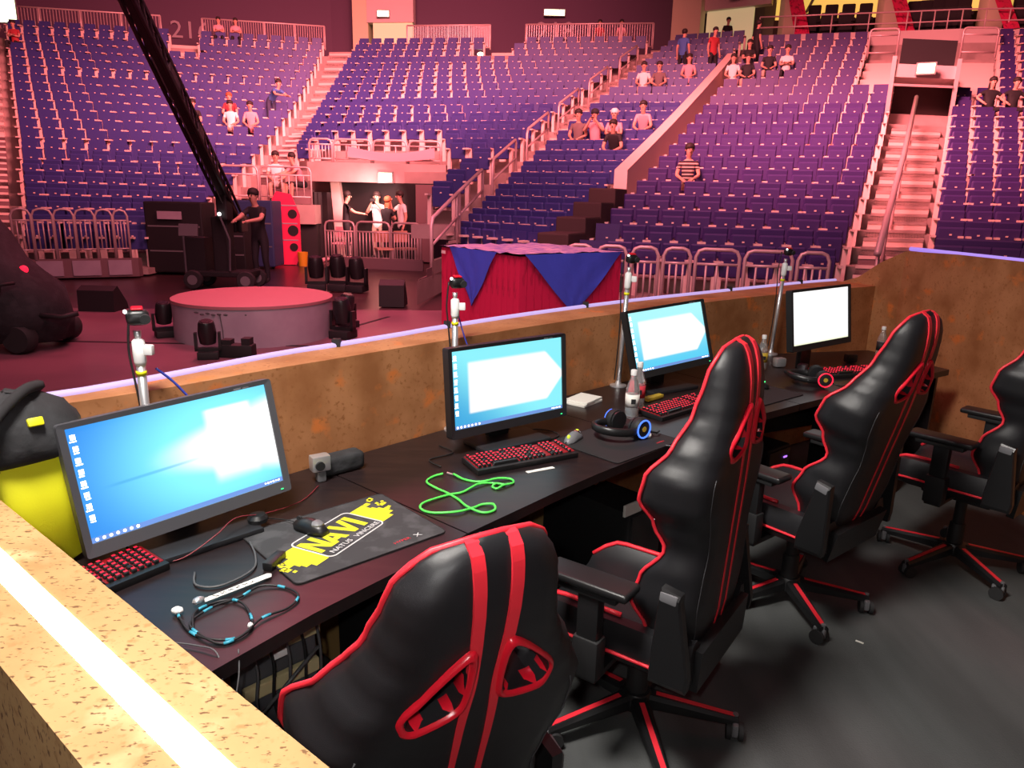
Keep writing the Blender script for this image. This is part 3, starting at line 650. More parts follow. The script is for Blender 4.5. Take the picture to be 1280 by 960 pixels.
# platform with two people left of the passage
mb = MB(); mb.box((-6.62, 20.9, 1.16), (2.5, 2.4, .5)); struct(mb.build('floor_platform', 'concrete'))
mb = MB(); mb.box((-6.62, 20.0, .46), (2.5, .3, .92)); struct(mb.build('wall_platform', 'matt_black'))
barrier((-7.85, 19.75), (-6.85, 19.75), 1.42, .95, 'steel barrier at the left end of the platform', 'platform barriers', 0, .03); barrier((-6.8, 19.75), (-5.45, 19.75), 1.42, .95, 'steel barrier at the right end of the platform', 'platform barriers', 6, .025)
for n, x in enumerate((-5.95, -5.6, -5.25)):
    k = MB(); k.loft([[Vector((x + .17 * t, 20.3 + .05 * math.sin(t * 9), z)) for t in (-1, -.5, 0, .5, 1)] + [Vector((x + .17 * t, 20.36, z)) for t in (1, 0, -1)] for z in (0, 1.0, 1.75)]); tag(k.build('drape', 'matt_black'), 'black floor-length drape left of the pale pier, %s from left' % ORD[n + 1], 'curtain', 'black drapes')
for n, (x, w, h) in enumerate(((-8.3, .7, 1.0), (-8.9, .6, .62), (-9.35, .5, .35), (-7.75, .55, 1.25))):
    k = MB(); k.bbox((0, 0, h / 2), (w, .7, h), .02); tag(k.build('concrete_block', 'wall_pale' if n != 3 else 'step_dark', None, loc=(x, 18.6 + n * .2, 0)), 'pinkish concrete block stepping beside the left block, %s from right' % ORD[4 - n], 'block', 'stepped blocks beside the left block')
#@@ARENA
# ---------------------------------------------------------------- desks
DZ = .74
BR = [((-.72, 1.10), (-1.43, 1.66)), ((-.12, 1.93), (-.70, 2.44)), ((.652, 2.772), (.10, 3.30)), ((1.43, 3.442), (.93, 4.09)), ((2.683, 4.319), (2.45, 4.88))]
FMID = [[(-.45, 1.496), (-.195, 1.817)], [(.157, 2.255), (.319, 2.433)], [(1.134, 3.213)], [(2.0, 3.85)]]
BMID = [[(-1.085, 1.985), (-.80, 2.32)], [(-.278, 2.90)], [(.26, 3.475), (.53, 3.735)], [(1.045, 4.195), (1.57, 4.63), (2.045, 4.975)]]
BMID[3] = [(1.045, 4.195), (1.57, 4.63)]
DL = ['nearest, under the navy-blue wallpaper screen and the printed mouse pad', 'second, under the green cord and the red-lit keyboard', 'third, holding the clear bottle and the tilted screen', 'farthest, under the blank white screen']
for i in range(4):
    (f0, b0), (f1, b1) = BR[i], BR[i + 1]; c = Vector(((f0[0] + f1[0] + b0[0] + b1[0]) / 4, (f0[1] + f1[1] + b0[1] + b1[1]) / 4, 0))
    root = thing('desk', 'black-brown desk, %s' % DL[i], 'desk', c, 0, 'player desks'); g = .003
    t = (Vector(f1) - Vector(f0)).normalized() * g
    poly = [(f0[0] + t.x, f0[1] + t.y)] + FMID[i] + [(f1[0] - t.x, f1[1] - t.y), (b1[0] - t.x, b1[1] - t.y)] + BMID[i][::-1] + [(b0[0] + t.x, b0[1] + t.y)]
    poly = [(x - c.x, y - c.y) for x, y in poly]
    m = MB(); m.prism(poly, DZ - .035, DZ); m.build('tabletop', 'desk_wood', root)
    for k, (f, b) in enumerate((BR[i], BR[i + 1])):
        a = Vector((*f, 0)).lerp(Vector((*b, 0)), .45) - c; e = Vector((*f, 0)).lerp(Vector((*b, 0)), .96) - c
        s = (Vector((*f1, 0)) - Vector((*f0, 0))).normalized() * (.03 if k == 0 else -.03)
        if i == 3 and k == 1: a = Vector((*f, 0)).lerp(Vector((*b, 0)), .1) - c
        m = MB(); m.loft([[Vector((p.x + s.x * q, p.y + s.y * q, z)) for q, z in ((.3, 0), (.3, DZ - .035), (1.1, DZ - .035), (1.1, 0))] for p in (a, e)]); m.build('side_panel', 'wood_end' if i in (1, 2) or (i == 0 and k == 1) else 'desk_edge', root)
    a = Vector((*f0, 0)).lerp(Vector((*b0, 0)), .86) - c; e = Vector((*f1, 0)).lerp(Vector((*b1, 0)), .86) - c; d = (e - a).normalized() * .05; a += d; e -= d
    m = MB(); m.loft([[Vector((p.x, p.y, z)) for z in (.30, .69)] + [Vector((p.x + .01, p.y + .012, z)) for z in (.69, .30)] for p in (a, e)]); m.build('modesty_panel', 'matt_black', root)

# ---------------------------------------------------------------- monitors
def monitor(loc, yaw, tilt, roll, kind, label, bez, base_off, neck=True):
    c = Vector(loc); root = thing('monitor', label, 'monitor', (c.x, c.y, DZ), yaw)
    # local frame: X along the panel, -Y towards the player
    T = RX(-tilt) @ RY(-roll); ctr = Vector((0, 0, c.z - DZ))
    def tr(mb): mb.v = [T @ v + ctr for v in mb.v]; return mb
    w, h = .568, .347; sw, sh = .531, .299; so = .010
    m = MB()  # hollow frame in front + shell behind
    o = [(-w / 2, -h / 2), (w / 2, -h / 2), (w / 2, h / 2), (-w / 2, h / 2)]; i_ = [(-sw / 2, -sh / 2 + so), (sw / 2, -sh / 2 + so), (sw / 2, sh / 2 + so), (-sw / 2, sh / 2 + so)]
    def rr(q, y, r=.008):
        out = []
        for k, (x, z) in enumerate(q):
            cx, cz = x - math.copysign(r, x), z - math.copysign(r, z - so * .2)
            a0 = [math.pi, 1.5 * math.pi, 0, .5 * math.pi][k]
            out += [Vector((cx + r * math.cos(a0 + t * math.pi / 6), y, cz + r * math.sin(a0 + t * math.pi / 6))) for t in range(4)]
        return out
    m.loft([rr(i_, -.014, .001), rr(o, -.017), rr(o, -.018 + .004, .008), rr(o, .022), rr([(x * .8, z * .75) for x, z in o], .045)], cap=False)
    n = len(m.v); m.f.append(list(range(n - 16, n))); m.mi.append(0)
    m.loft([rr(i_, -.014, .001), rr(i_, -.006, .001)], cap=False)
    tr(m).build('bezel', bez, root, True)
    q = tr(MB()); q = MB(); q.add([(x, -.008, z) for x, z in i_], [(0, 1, 2, 3)]); tr(q)
    me = q.mesh('screen', 'screen_%d' % kind); uv = me.uv_layers.new(name='UVMap'); pos = {0: (0, 0), 1: (1, 0), 2: (1, 1), 3: (0, 1)}
    for lp in me.loops: uv.data[lp.index].uv = pos[lp.vertex_index]
    so_ = link('screen', me, root)
    if kind < 4:
        q = MB()
        for k in range(8): z = sh / 2 + so - .024 - k * .030; x = -sw / 2 + .014 + (.001 if k % 2 else 0); q.box((x, -.0086, z), (.012, .0008, .013)); q.box((x + (k % 3 - 1) * .001, -.0086, z - .011), (.016 - .004 * (k % 2), .0008, .003))
        tr(q).build('desktop_icons', 'glow_white', so_)['kind'] = 'stuff'
        q = MB(); z = -sh / 2 + so + .007
        for k in range(7): q.ball((-sw / 2 + .014 + .0165 * k, -.0086, z), .0042, 6, 4, (1, .15, 1))
        for k in range(6): q.box((sw / 2 - .055 + .0085 * k, -.0086, z), (.005, .0008, .005 if k % 2 else .003))
        tr(q).build('taskbar_icons', 'glow_white', so_)['kind'] = 'stuff'
        q = MB(); q.box((0, -.0083, z), (sw, .0006, .013)); mt = mat('taskbar_blue', (.05, .1, .3), .5, emit=((.20, .38, .85), .7)); tr(q).build('taskbar', mt, so_)
        q = MB(); q.box((w / 2 - .105, -.0178, h / 2 - .010), (.022, .001, .005)); q.box((w / 2 - .08, -.0178, h / 2 - .0105), (.018, .001, .003)); tr(q).build('badge', 'grey_plastic', root)
        q = MB(); q.box((w / 2 - .03, -.0178, -h / 2 + .012), (.008, .001, .003)); tr(q).build('power_light', 'glow_green', root)
    m = MB(); m.bbox((0, base_off - (.07 if kind == 1 else .03), .009), (.32, .17, .018), .006); m.build('stand_base', 'bezel', root, True)
    m = MB(); m.bbox((0, base_off + .045, (c.z - DZ) * .55), (.10, .035, (c.z - DZ) * 1.05), .01); m.build('stand_neck', 'black_plastic', root, True)
    m = MB(); m.tube([Vector((.045 * math.cos(a) , base_off + .04, .075 + .045 * math.sin(a))) for a in [k * math.pi / 8 for k in range(16)]], .006, 6, True); m.build('cable_ring', 'bezel_grey', root, 'all')
    return root
monitor((-.90, 1.869, .968), R(46.3), R(10.5), R(2.8), 1, 'nearest monitor with dark grey bezel, blue wallpaper and a white window beam', 'bezel_grey', .035)
monitor((-.012, 2.751, .984), R(37.1), R(4.1), R(.7), 2, 'second monitor from the left, cyan screen with big painted white glare, behind green cord', 'bezel', .03)
monitor((.808, 3.679, 1.011), R(33.6), R(15.5), R(3.4), 3, 'third monitor, leaning back, pale cyan screen, left of the head of a chair', 'matt_black', .03)
monitor((1.772, 4.141, 1.07), R(34.1), R(7.9), R(1.3), 4, 'farthest monitor with a completely white screen and thin black bezel', 'matt_black', .03)

# ---------------------------------------------------------------- keyboards
def keyboard(loc, yaw, L, label, rows=6, bright='glow_red'):
    root = thing('keyboard', label, 'keyboard', (loc[0], loc[1], DZ), yaw, 'red-lit keyboards'); D = .135; tl = RX(.06)
    m = MB(); m.bbox((0, 0, .014), (L, D, .022), .004, tl); m.build('case', 'black_plastic', root, True)
    m = MB(); m.box((0, .006, .0255), (L - .012, D - .026, .003), tl); m.build('backlight', 'glow_red_dim', root)
    kc = MB(); lg = MB(); n = int((L - .016) / .0192)
    for r in range(rows):
        y = .050 - r * .0185; k = 0
        while k < n:
            sp = 1
            if r == 5 and 3 <= k <= 8: sp = 6
            if (n > 18 and k in (15, 19) and r < 6) or (r == 0 and k in (1, 6, 11)): k += 1; continue
            x = -L / 2 + .008 + .0192 * (k + sp / 2); z = .030
            kc.bbox(tl @ Vector((x, y, z)), (.0192 * sp - .0045, .0140, .010), .002, tl, 1, .86)
            if sp == 1 and random.random() < .93: lg.box(tl @ Vector((x, y + .0015, z + .0054)), (.0085, .0065, .0006), tl)
            k += sp
    kc.build('keycaps', 'black_plastic', root)['kind'] = 'stuff'; lg.build('lit_legends', bright, root)['kind'] = 'stuff'
    return root
keyboard((-1.02, 1.582), R(56), .33, 'red-lit black keyboard half hidden behind the near wall, below the nearest monitor')
keyboard((.04, 2.545), R(30), .43, 'full-size red-lit keyboard in front of the second monitor, beside the green cord')
keyboard((.79, 3.28), R(43), .44, 'red-lit keyboard in front of the tilted third monitor')
keyboard((1.99, 4.12), R(18), .42, 'red-lit keyboard far away in front of the white screen')

# ---------------------------------------------------------------- mouse pads and mice
def rrect(w, h, r, n=4):
    out = []
    for sx, sy, a0 in ((1, 1, 0), (-1, 1, 90), (-1, -1, 180), (1, -1, 270)):
        out += [(sx * (w / 2 - r) + r * math.cos(R(a0 + 90 * k / n)), sy * (h / 2 - r) + r * math.sin(R(a0 + 90 * k / n))) for k in range(n + 1)]
    return out
def pad(loc, yaw, w, h, label, m='pad_cloth'):
    root = thing('mouse_pad', label, 'mouse pad', (loc[0], loc[1], DZ), yaw); k = MB(); k.prism(rrect(w, h, .018), .0005, .004); k.build('cloth', m, root)
    k = MB(); k.tube([Vector((x, y, .0035)) for x, y in rrect(w, h, .018)], .0016, 5, True); k.build('stitched_edge', 'pad_dark', root); return root
p1 = pad((-.474, 1.907), R(42.5), .47, .36, 'dark grey mouse pad with yellow team crest and lettering, in front of nearest monitor')
zc = .0042
def flat(poly, z=zc, t=.0004): k = MB(); k.prism(poly, z, z + t); return k
ROT = R(23)     # the print runs slightly askew to the pad
def rp(poly, dx=0, dy=0): return [(1.36 * x * math.cos(ROT) - 1.22 * y * math.sin(ROT) + dx * 1.3 - .008, 1.36 * x * math.sin(ROT) + 1.22 * y * math.cos(ROT) + dy + .006) for x, y in poly]
# crest frame: rounded outline, open print in white
k = MB(); out = rrect(.185, .125, .016, 5); inn = rrect(.178, .118, .013, 5)
o_ = rp(out, -.005, .0); i_ = rp(inn, -.005, .0); n = len(o_); k.add([(x, y, zc) for x, y in o_] + [(x, y, zc + .0006) for x, y in o_] + [(x, y, zc) for x, y in i_] + [(x, y, zc + .0006) for x, y in i_],
      [f for a in range(n) for b in [(a + 1) % n] for f in ((n + a, n + b, 3 * n + b, 3 * n + a), (a, b, n + b, n + a), (2 * n + b, 2 * n + a, 3 * n + a, 3 * n + b))])
k.build('crest_outline', 'pad_white', p1)
rng = random.Random(3)
sp_ = MB()
for side in (-1, 1):     # ragged pixel splash either side of the crest
    for r in range(7):
        y = -.045 + r * .0145; L = rng.uniform(.055, .080) * (1 - abs(r - 3) * .13); x0 = side * .0925 - .005
        x1 = x0 + side * L; a, b = min(x0, x1), max(x0, x1); sp_.add(*[(lambda q: ([(x, yy, zc) for x, yy in q] + [(x, yy, zc + .0004) for x, yy in q], [(0, 1, 2, 3)[::-1], (4, 5, 6, 7), (0, 1, 5, 4), (1, 2, 6, 5), (2, 3, 7, 6), (3, 0, 4, 7)]))(rp([(a, y - .0073), (b, y - .0073), (b, y + .0073), (a, y + .0073)], 0, 0))][0])
    for r in range(9):
        x = side * (.0925 + rng.uniform(.05, .085)); y = rng.uniform(-.06, .06); s = rng.uniform(.003, .007); q = rp([(x - s, y - s), (x + s, y - s), (x + s, y + s), (x - s, y + s)]); sp_.prism(q, zc, zc + .0004)
sp_.build('yellow_splash', 'pad_yellow', p1)['kind'] = 'stuff'
def letters(strokes, dx, dy, m='pad_yellow'):
    k = MB()
    for q in strokes: k.prism(rp(q, 0, 0) if False else rp([(x + dx, y + dy) for x, y in q]), zc, zc + .0006)
    k.build('crest_letters', m, p1)
hh = .072      # slanted block letters N A V I
N_ = [[(0, 0), (.012, 0), (.012, hh), (0, hh)], [(.0135, hh), (.0135, hh * .62), (.030, 0), (.030, hh * .38)], [(.0315, 0), (.0435, 0), (.0435, hh), (.0315, hh)]]
A_ = [[(0, 0), (.013, 0), (.029, hh), (.016, hh)], [(.030, hh), (.0235, hh * .62), (.034, 0), (.047, 0)], [(.017, hh * .14), (.030, hh * .14), (.027, hh * .34), (.020, hh * .34)]]
V_ = [[(0, hh), (.013, hh), (.0245, hh * .35), (.018, 0)], [(.019, 0), (.032, 0), (.048, hh), (.035, hh)]]
I_ = [[(0, 0), (.014, 0), (.014, hh), (0, hh)]]
letters(N_, -.090, -.025); letters(A_, -.047, -.025); letters(V_, .001, -.025); letters(I_, .052, -.025)
def pad_text(txt, x, y, size, m, parent, rot=0., sx=1.0, name='lettering'):
    me = text_mesh(txt, size, .0003, sx); me.materials.append(M(m)); o = link(name, me, parent); o.location = (x, y, zc + .0008); o.rotation_euler = (0, 0, rot); return o
q = rp([(-.047, -.043), (.040, -.043)]); pad_text('NATUS', q[0][0], q[0][1], .024, 'pad_white', p1, ROT, 1.15); pad_text('VINCERE', q[1][0], q[1][1], .024, 'pad_white', p1, ROT, 1.15)
pad_text('HYPER', .10, -.148, .016, 'pad_red', p1, R(4), 1.2); pad_text('X', .155, -.146, .026, 'pad_white', p1, R(4), 1.2)
p2 = pad((.435, 2.80), R(44), .42, .34, 'plain black mouse pad under the headset with blue ring', 'pad_dark'); pad_text('HYPERX', .12, -.13, .014, 'pad_red', p2)
p3 = pad((1.25, 3.62), R(39), .42, .34, 'black mouse pad with yellow print, right of the second chair head', 'pad_dark')
k = MB()
for a in range(6): k.box((.06 + .02 * a, .10 - .012 * (a % 3), zc), (.026, .03 - .004 * a, .0005), RZ(.3 * a))
k.build('yellow_splash', 'pad_yellow', p3)['kind'] = 'stuff'
def mouse(loc, z, yaw, label, body='black_plastic', lights=None, top=None):
    root = thing('mouse', label, 'mouse', (loc[0], loc[1], z), yaw); k = MB(); rings = []
    for t in range(9):
        s = t / 8; y = -.062 + .124 * s; w = .030 * (math.sin(math.pi * min(max(s * .92 + .06, 0), 1)) ** .45) * (1 - .14 * math.exp(-((s - .5) / .16) ** 2)); hz = .008 + .031 * math.sin(math.pi * min(s * .8 + .13, 1)) ** 1.1
        rings.append([Vector((w * math.cos(a), y, max(.001, hz * (math.sin(a) ** .8 if math.sin(a) > 0 else 0)))) for a in [math.pi * q / 10 for q in range(11)]])
    k.loft(rings); k.build('shell', body, root, 'all')
    k = MB(); k.cyl((-.004, .042, .028), (.004, .042, .028), .008, 10); k.build('scroll_wheel', lights or 'rubber', root, True)
    k = MB(); k.tube([Vector((0, .058, .012)), Vector((.004, .10, .006)), Vector((-.02, .17, .004)), Vector((.03, .22, .004))], .0018, 5); k.build('cord', 'cable', root, 'all')
    if top: k = MB(); k.ball((0, -.028, .026), .017, 8, 5, (1.15, 1.3, .75)); k.build('palm_panel', top, root, True)
    if lights and lights != 'rubber': k = MB(); k.ball((0, -.036, .036), .008, 6, 4, (1, 1, .5)); k.build('logo_light', lights, root)
    return root
mouse((-.575, 1.915), DZ + .005, R(60), 'black mouse with grey palm lying on the printed mouse pad', top='grey_plastic')
mt = mat('glow_lime', (.3, .35, .0), .5, emit=((.75, .9, .05), .8))
mouse((.255, 2.79), DZ + .001, R(150), 'grey mouse with two glowing yellow spots beside the second keyboard', 'grey_plastic', 'glow_lime', 'chrome')
mouse((1.31, 3.74), DZ + .005, R(60), 'black mouse with a green light on the mouse pad right of the second chair', 'black_plastic', 'glow_green')

# ---------------------------------------------------------------- headsets
def headset(loc, yaw, ring, label):
    root = thing('headset', label, 'headset', (loc[0], loc[1], DZ + .004), yaw)
    k = MB(); k.tube(spline([(-.075, .0, .045), (-.085, .06, .045), (-.055, .125, .05), (0, .15, .052), (.055, .125, .05), (.085, .06, .045), (.075, .0, .045)], 5), .012, 8); k.v = [Vector((v.x, v.y, .05 + (v.z - .05) * 1.5)) for v in k.v]; k.build('headband', 'black_plastic', root, 'all')
    for sx in (-1, 1):
        rot = RY(R(90) * sx) @ RX(.0); c = Vector((sx * .078, -.015, .047)); k = MB(); k.lathe([(.028, -.024), (.044, -.020), (.046, -.006), (.046, .004), (.040, .014), (.022, .018)], c, 16, rot); e = k.build('ear_cup', 'matt_black', root, True)
        k = MB(); k.tube([c + rot @ Vector((.037 * math.cos(a), .037 * math.sin(a), .017)) for a in [R(20 * q) for q in range(18)]], .0035, 6, True); k.build('ring_light', ring, e)
        k = MB(); k.lathe([(.012, .017), (.012, .019)], c, 8, rot); k.build('emblem', 'label_gold', e)
        k = MB(); k.lathe([(.026, -.024), (.042, -.026), (.042, -.034), (.026, -.036)], c, 14, rot); k.build('ear_pad', 'leather', e, True)
    k = MB(); k.tube([(-.078, -.05, .03), (-.10, -.09, .02), (-.085, -.12, .018)], .004, 6); k.build('microphone', 'cable', root, 'all')
    return root
headset((.475, 2.875), R(128), 'glow_blue', 'black headset with blue-lit ear cup lying on the second desk')
headset((1.67, 3.84), R(85), 'glow_red', 'black headset with red-lit ear cup in front of the far white screen')
k = MB(); k.ball((.571, 2.84, DZ + .017), .013, 10, 6); tag(k.build('foam_ball', 'paper', None, True), 'small white foam ball beside the headset with blue ring', 'ball')

# ---------------------------------------------------------------- bottles
def bottle(loc, h, label, lab, tilt=0):
    root = thing('water_bottle', label, 'bottle', (loc[0], loc[1], DZ)); s = h / .22
    k = MB(); k.lathe([(.001, .002), (.026, .002), (.031, .012), (.031, .05), (.0295, .056), (.031, .062), (.031, .105), (.0295, .112), (.031, .118), (.030, .135), (.020, .165), (.0135, .182), (.0125, .20)], (0, 0, 0), 18); k.v = [v * s for v in k.v]; k.build('bottle_body', 'bottle_plastic', root, 'all')
    k = MB(); k.lathe([(.0145, .196), (.0145, .216), (.013, .219), (.001, .219)], (0, 0, 0), 14); k.v = [v * s for v in k.v]; k.build('cap', 'white_plastic', root, True)
    k = MB(); k.lathe([(.0318, .055), (.0318, .112)], (0, 0, 0), 18); k.v = [v * s for v in k.v]; w = k.build('wrap_label', lab, root, 'all')
    k = MB(); k.box((.0, -.0322, .083), (.02, .001, .022)); k.v = [v * s for v in k.v]; k.build('label_print', 'matt_black' if lab != 'matt_black' else 'label_gold', w)
bottle((.545, 3.135), .225, 'clear water bottle with white label, on the seam between second and third desk', 'paper')
bottle((.600, 3.30), .225, 'clear water bottle standing just behind the white-labelled bottle', 'pad_red')
bottle((1.475, 4.17), .215, 'clear water bottle with gold label left of the far white screen', 'label_gold')
bottle((2.40, 4.62), .21, 'clear bottle with black and gold label right of the far white screen', 'matt_black')

# ---------------------------------------------------------------- camera poles
def pole(loc, top, lean, label, band):
    root = thing('camera_pole', label, 'camera stand', (loc[0], loc[1], DZ), 0, 'silver camera poles'); H = top - DZ; L = Vector((lean, 0, H))
    k = MB(); k.lathe([(.001, 0), (.045, 0), (.045, .006), (.018, .012), (.012, .03)], (0, 0, 0), 18); k.build('base', 'silver', root, True)
    k = MB(); k.tube([(0, 0, .01), L * .80], .0125, 12); k.build('tube', 'silver', root, 'all')
    k = MB(); k.tube([L * .78, L * .80, L * .90, L * .91], [.0135, .0175, .0175, .012], 12); k.build('collar', 'white_plastic', root, 'all')
    k = MB(); k.bbox(L * .86 + Vector((.030, -.004, 0)), (.026, .02, .03), .005); k.build('clamp_knob', 'white_plastic', root, True)
    k = MB(); k.tube([L * .735, L * .755], .0145, 12); k.build('band', band, root, 'all')
    k = MB(); k.tube([L * .90, L * .95], [.008, .011], 10); k.build('neck', 'silver', root, 'all')
    c = L + Vector((.008, -.005, .01)); rot = RZ(.5) @ RX(.15)
    k = MB(); k.bbox(c, (.060, .042, .044), .019, rot, 3); cam_ = k.build('camera_body', 'black_plastic', root, True)
    k = MB(); k.cyl(c + rot @ Vector((.018, -.018, .0)), c + rot @ Vector((.018, -.028, 0)), .014, 14); k.build('lens', 'rubber', cam_, True)
    k = MB(); k.ball(c + rot @ Vector((-.030, -.01, .020)), .006, 6, 4); k.build('indicator', 'glow_white' if band == 'yellow' else 'glow_red', cam_)
    k = MB(); k.bbox(c + rot @ Vector((-.0, 0, .026)), (.03, .025, .006), .002, rot); k.build('top_clip', 'red_gloss', cam_)
    k = MB(); k.tube(spline([c + Vector((-.035, .02, 0)), L * .86 + Vector((-.035, .01, 0)), L * .72 + Vector((-.028, .01, 0)), L * .55 + Vector((-.02, .012, 0)), L * .3 + Vector((-.018, .01, 0)), Vector((-.02, .015, .03))], 4), .0035, 5); k.build('cable', 'cable', root, 'all')
    return root
pole((-1.062, 2.0), 1.335, -.0, 'nearest silver camera pole behind the blue wallpaper monitor', 'yellow')
pole((-.238, 2.90), 1.35, .0, 'silver camera pole behind the second monitor, in front of the red crate', 'yellow')
pole((.565, 3.715), 1.40, .02, 'silver camera pole behind the tilted third monitor', 'yellow')
pole((1.70, 4.66), 1.395, .03, 'farthest silver camera pole, left of the white screen', 'yellow')
def cord(name, pts, r, m, label, cat='cable', n=5, closed=False): k = MB(); k.tube(spline(pts, n, closed), r, 6, closed); return tag(k.build(name, m, None, 'all'), label, cat)
cord('blue_cable', [(-1.035, 2.03, 1.19), (-.99, 2.06, 1.13), (-.93, 2.09, 1.02), (-.90, 2.09, .90), (-.88, 2.08, .745)], .004, 'blue_cable', 'blue cable running down from the nearest camera pole behind the monitor')
cord('blue_cable', [(-.225, 2.92, 1.22), (-.20, 2.93, 1.13), (-.16, 2.93, 1.02), (-.15, 2.91, .9), (-.14, 2.88, .745)], .003, 'blue_cable', 'blue cable running down from the second camera pole')

# ---------------------------------------------------------------- loose things on the desks
root = thing('webcam', 'small silver and black webcam on the desk right of the nearest monitor', 'webcam', (-.648, 2.305, DZ), R(35))
k = MB(); k.bbox((0, 0, .066), (.065, .045, .055), .008); b = k.build('body', 'silver', root, True); k = MB(); k.cyl((-.008, -.02, .062), (-.008, -.031, .062), .016, 14); k.build('lens', 'matt_black', b, True)
k = MB(); k.bbox((0, 0, .02), (.03, .04, .038), .006); k.build('foot', 'grey_plastic', root, True)
k = MB(); k.bbox((0, 0, .035), (.16, .07, .065), .018, RZ(.75), 3); tag(k.build('pouch', 'black_cloth', None, True, loc=(-.60, 2.40, DZ)), 'black soft pouch lying against the orange wall behind the webcam', 'pouch')
cord('monitor_cable', [(-.92, 1.70, .746), (-.86, 1.73, .748), (-.80, 1.80, .78), (-.77, 1.87, .80), (-.72, 1.97, .77), (-.66, 2.12, .745), (-.64, 2.25, .745)], .0018, 'cable_red', 'thin red and black braided cable across the nearest monitor base')
k = MB(); k.lathe([(.001, 0), (.028, 0), (.030, .012), (.022, .022), (.001, .024)], (-.735, 1.94, DZ + .0185), 16); tag(k.build('round_speaker', 'black_plastic', None, True), 'round black puck on the base of the nearest monitor', 'device')
# green cord: one loose loop
GR = [(-.198, 2.376), (-.155, 2.335), (-.10, 2.32), (-.04, 2.345), (.005, 2.35), (.012, 2.315), (-.02, 2.285), (-.042, 2.262), (-.058, 2.278), (-.045, 2.298), (-.015, 2.295), (-.065, 2.31), (-.11, 2.285), (-.155, 2.225), (-.20, 2.20), (-.27, 2.125), (-.275, 2.085), (-.235, 2.058), (-.16, 2.062), (-.11, 2.105), (-.085, 2.13), (-.05, 2.125), (-.045, 2.09), (-.08, 2.068), (-.13, 2.10), (-.165, 2.165), (-.205, 2.215), (-.25, 2.25), (-.285, 2.31), (-.265, 2.36), (-.235, 2.375)]
k = MB(); k.tube(spline([(x, y, DZ + .004 + .004 * (i % 3 == 0)) for i, (x, y) in enumerate(GR)], 6), .0042, 7); o = tag(k.build('green_cord', 'green_cord', None, 'all'), 'bright green looped cord on the desk left of the second keyboard', 'cord')
k = MB(); k.cyl((-.20, 2.378, DZ + .004), (-.222, 2.395, DZ + .004), .004, 8); k.build('plug', 'silver', o)
# cyan-flecked cable coil
CO = [(-.761, 1.478), (-.742, 1.45), (-.70, 1.405), (-.64, 1.375), (-.585, 1.39), (-.56, 1.46), (-.515, 1.51), (-.505, 1.56), (-.55, 1.60), (-.61, 1.60), (-.645, 1.55), (-.69, 1.50), (-.715, 1.44), (-.67, 1.39), (-.61, 1.365), (-.57, 1.42), (-.60, 1.49), (-.64, 1.53), (-.685, 1.53), (-.72, 1.48), (-.70, 1.42)]
sp3 = spline([(x, y, DZ + .0045 + .003 * (i % 2)) for i, (x, y) in enumerate(CO)], 6)
k = MB(); k.tube(sp3, .003, 6); o = tag(k.build('coiled_cable', 'cable', None, 'all'), 'black cable with cyan flecks coiled at the near edge of the nearest desk', 'cable')
k = MB()
for a in range(3, len(sp3) - 3, 9): k.tube(sp3[a:a + 3], .0036, 6)
k.build('cyan_fleck', 'cyan_cord', o, 'all')['kind'] = 'stuff'
k = MB(); k.ball(Vector(CO[0] + (DZ + .011,)), .011, 8, 6, (1.3, 1, .8)); k.build('plug', 'white_plastic', o, True)
k = MB(); k.ball(Vector((-.575, 1.43, DZ + .008)), .007, 8, 6); k.build('splitter', 'white_plastic', o, True)
root = thing('paper_strip', 'white paper strip with black handwriting beside the coiled cable', 'label', (-.663, 1.588, DZ + .008), R(48))
k = MB(); k.prism([(-.085, -.008), (.085, -.011), (.092, .002), (.085, .011), (-.085, .009)], 0, .0008); s_ = k.build('strip', 'paper', root)
k = MB(); rng = random.Random(2); x = -.06
for w in ('u', 'r', 'n', 'a', 'd', 'e'): k.tube(spline([(x + dx, dy * .012 - .004, .0014) for dx, dy in [(0, rng.random()), (.004, rng.random() * .2), (.007, rng.random()), (.011, rng.random() * .4)]], 3), .0008, 4); x += .0185
k.build('handwriting', 'cable', s_)['kind'] = 'stuff'
k = MB(); k.ball((-.098, -.002, .008), .011, 8, 6, (1.4, 1, .8)); k.build('jack', 'silver', root, True)
cord('grey_cable', [(-.80, 1.66, .745), (-.77, 1.60, .745), (-.71, 1.60, .745), (-.66, 1.68, .745), (-.68, 1.76, .745), (-.72, 1.83, .747)], .003, 'cable_grey', 'thin grey cable looped between the nearest monitor base and the paper strip')
k = MB(); k.bbox((0, 0, .012), (.028, .075, .022), .004, RZ(-.2)); tag(k.build('usb_adapter', 'black_plastic', None, True, loc=(-.615, 1.72, DZ)), 'small black adapter block left of the printed mouse pad', 'adapter')
cord('earphone_wire', [(-.80, 1.33, .746), (-.74, 1.36, .746), (-.66, 1.35, .748), (-.61, 1.33, .745), (-.585, 1.29, .70), (-.57, 1.27, .62), (-.56, 1.31, .70), (-.57, 1.345, .746)], .0018, 'cable_grey', 'thin grey wire hanging in a V over the near desk edge')
k = MB(); k.box((0, 0, .004), (.05, .012, .006), RZ(.6)); tag(k.build('violet_light', 'glow_violet', None, loc=(-.872, 1.395, DZ)), 'small violet light glowing beside the near wall', 'light')
root = thing('notepad', 'white notepad lying between the second monitor and the bottles', 'notepad', (.345, 3.375, DZ), R(52)); 
for a, z in enumerate((.0, .012)): k = MB(); k.bbox((.006 * a, -.004 * a, z + .006), (.165 - .012 * a, .125 - .006 * a, .011), .002, RZ(.05 * a)); k.build('pad_cover' if a else 'pages', 'paper', root)
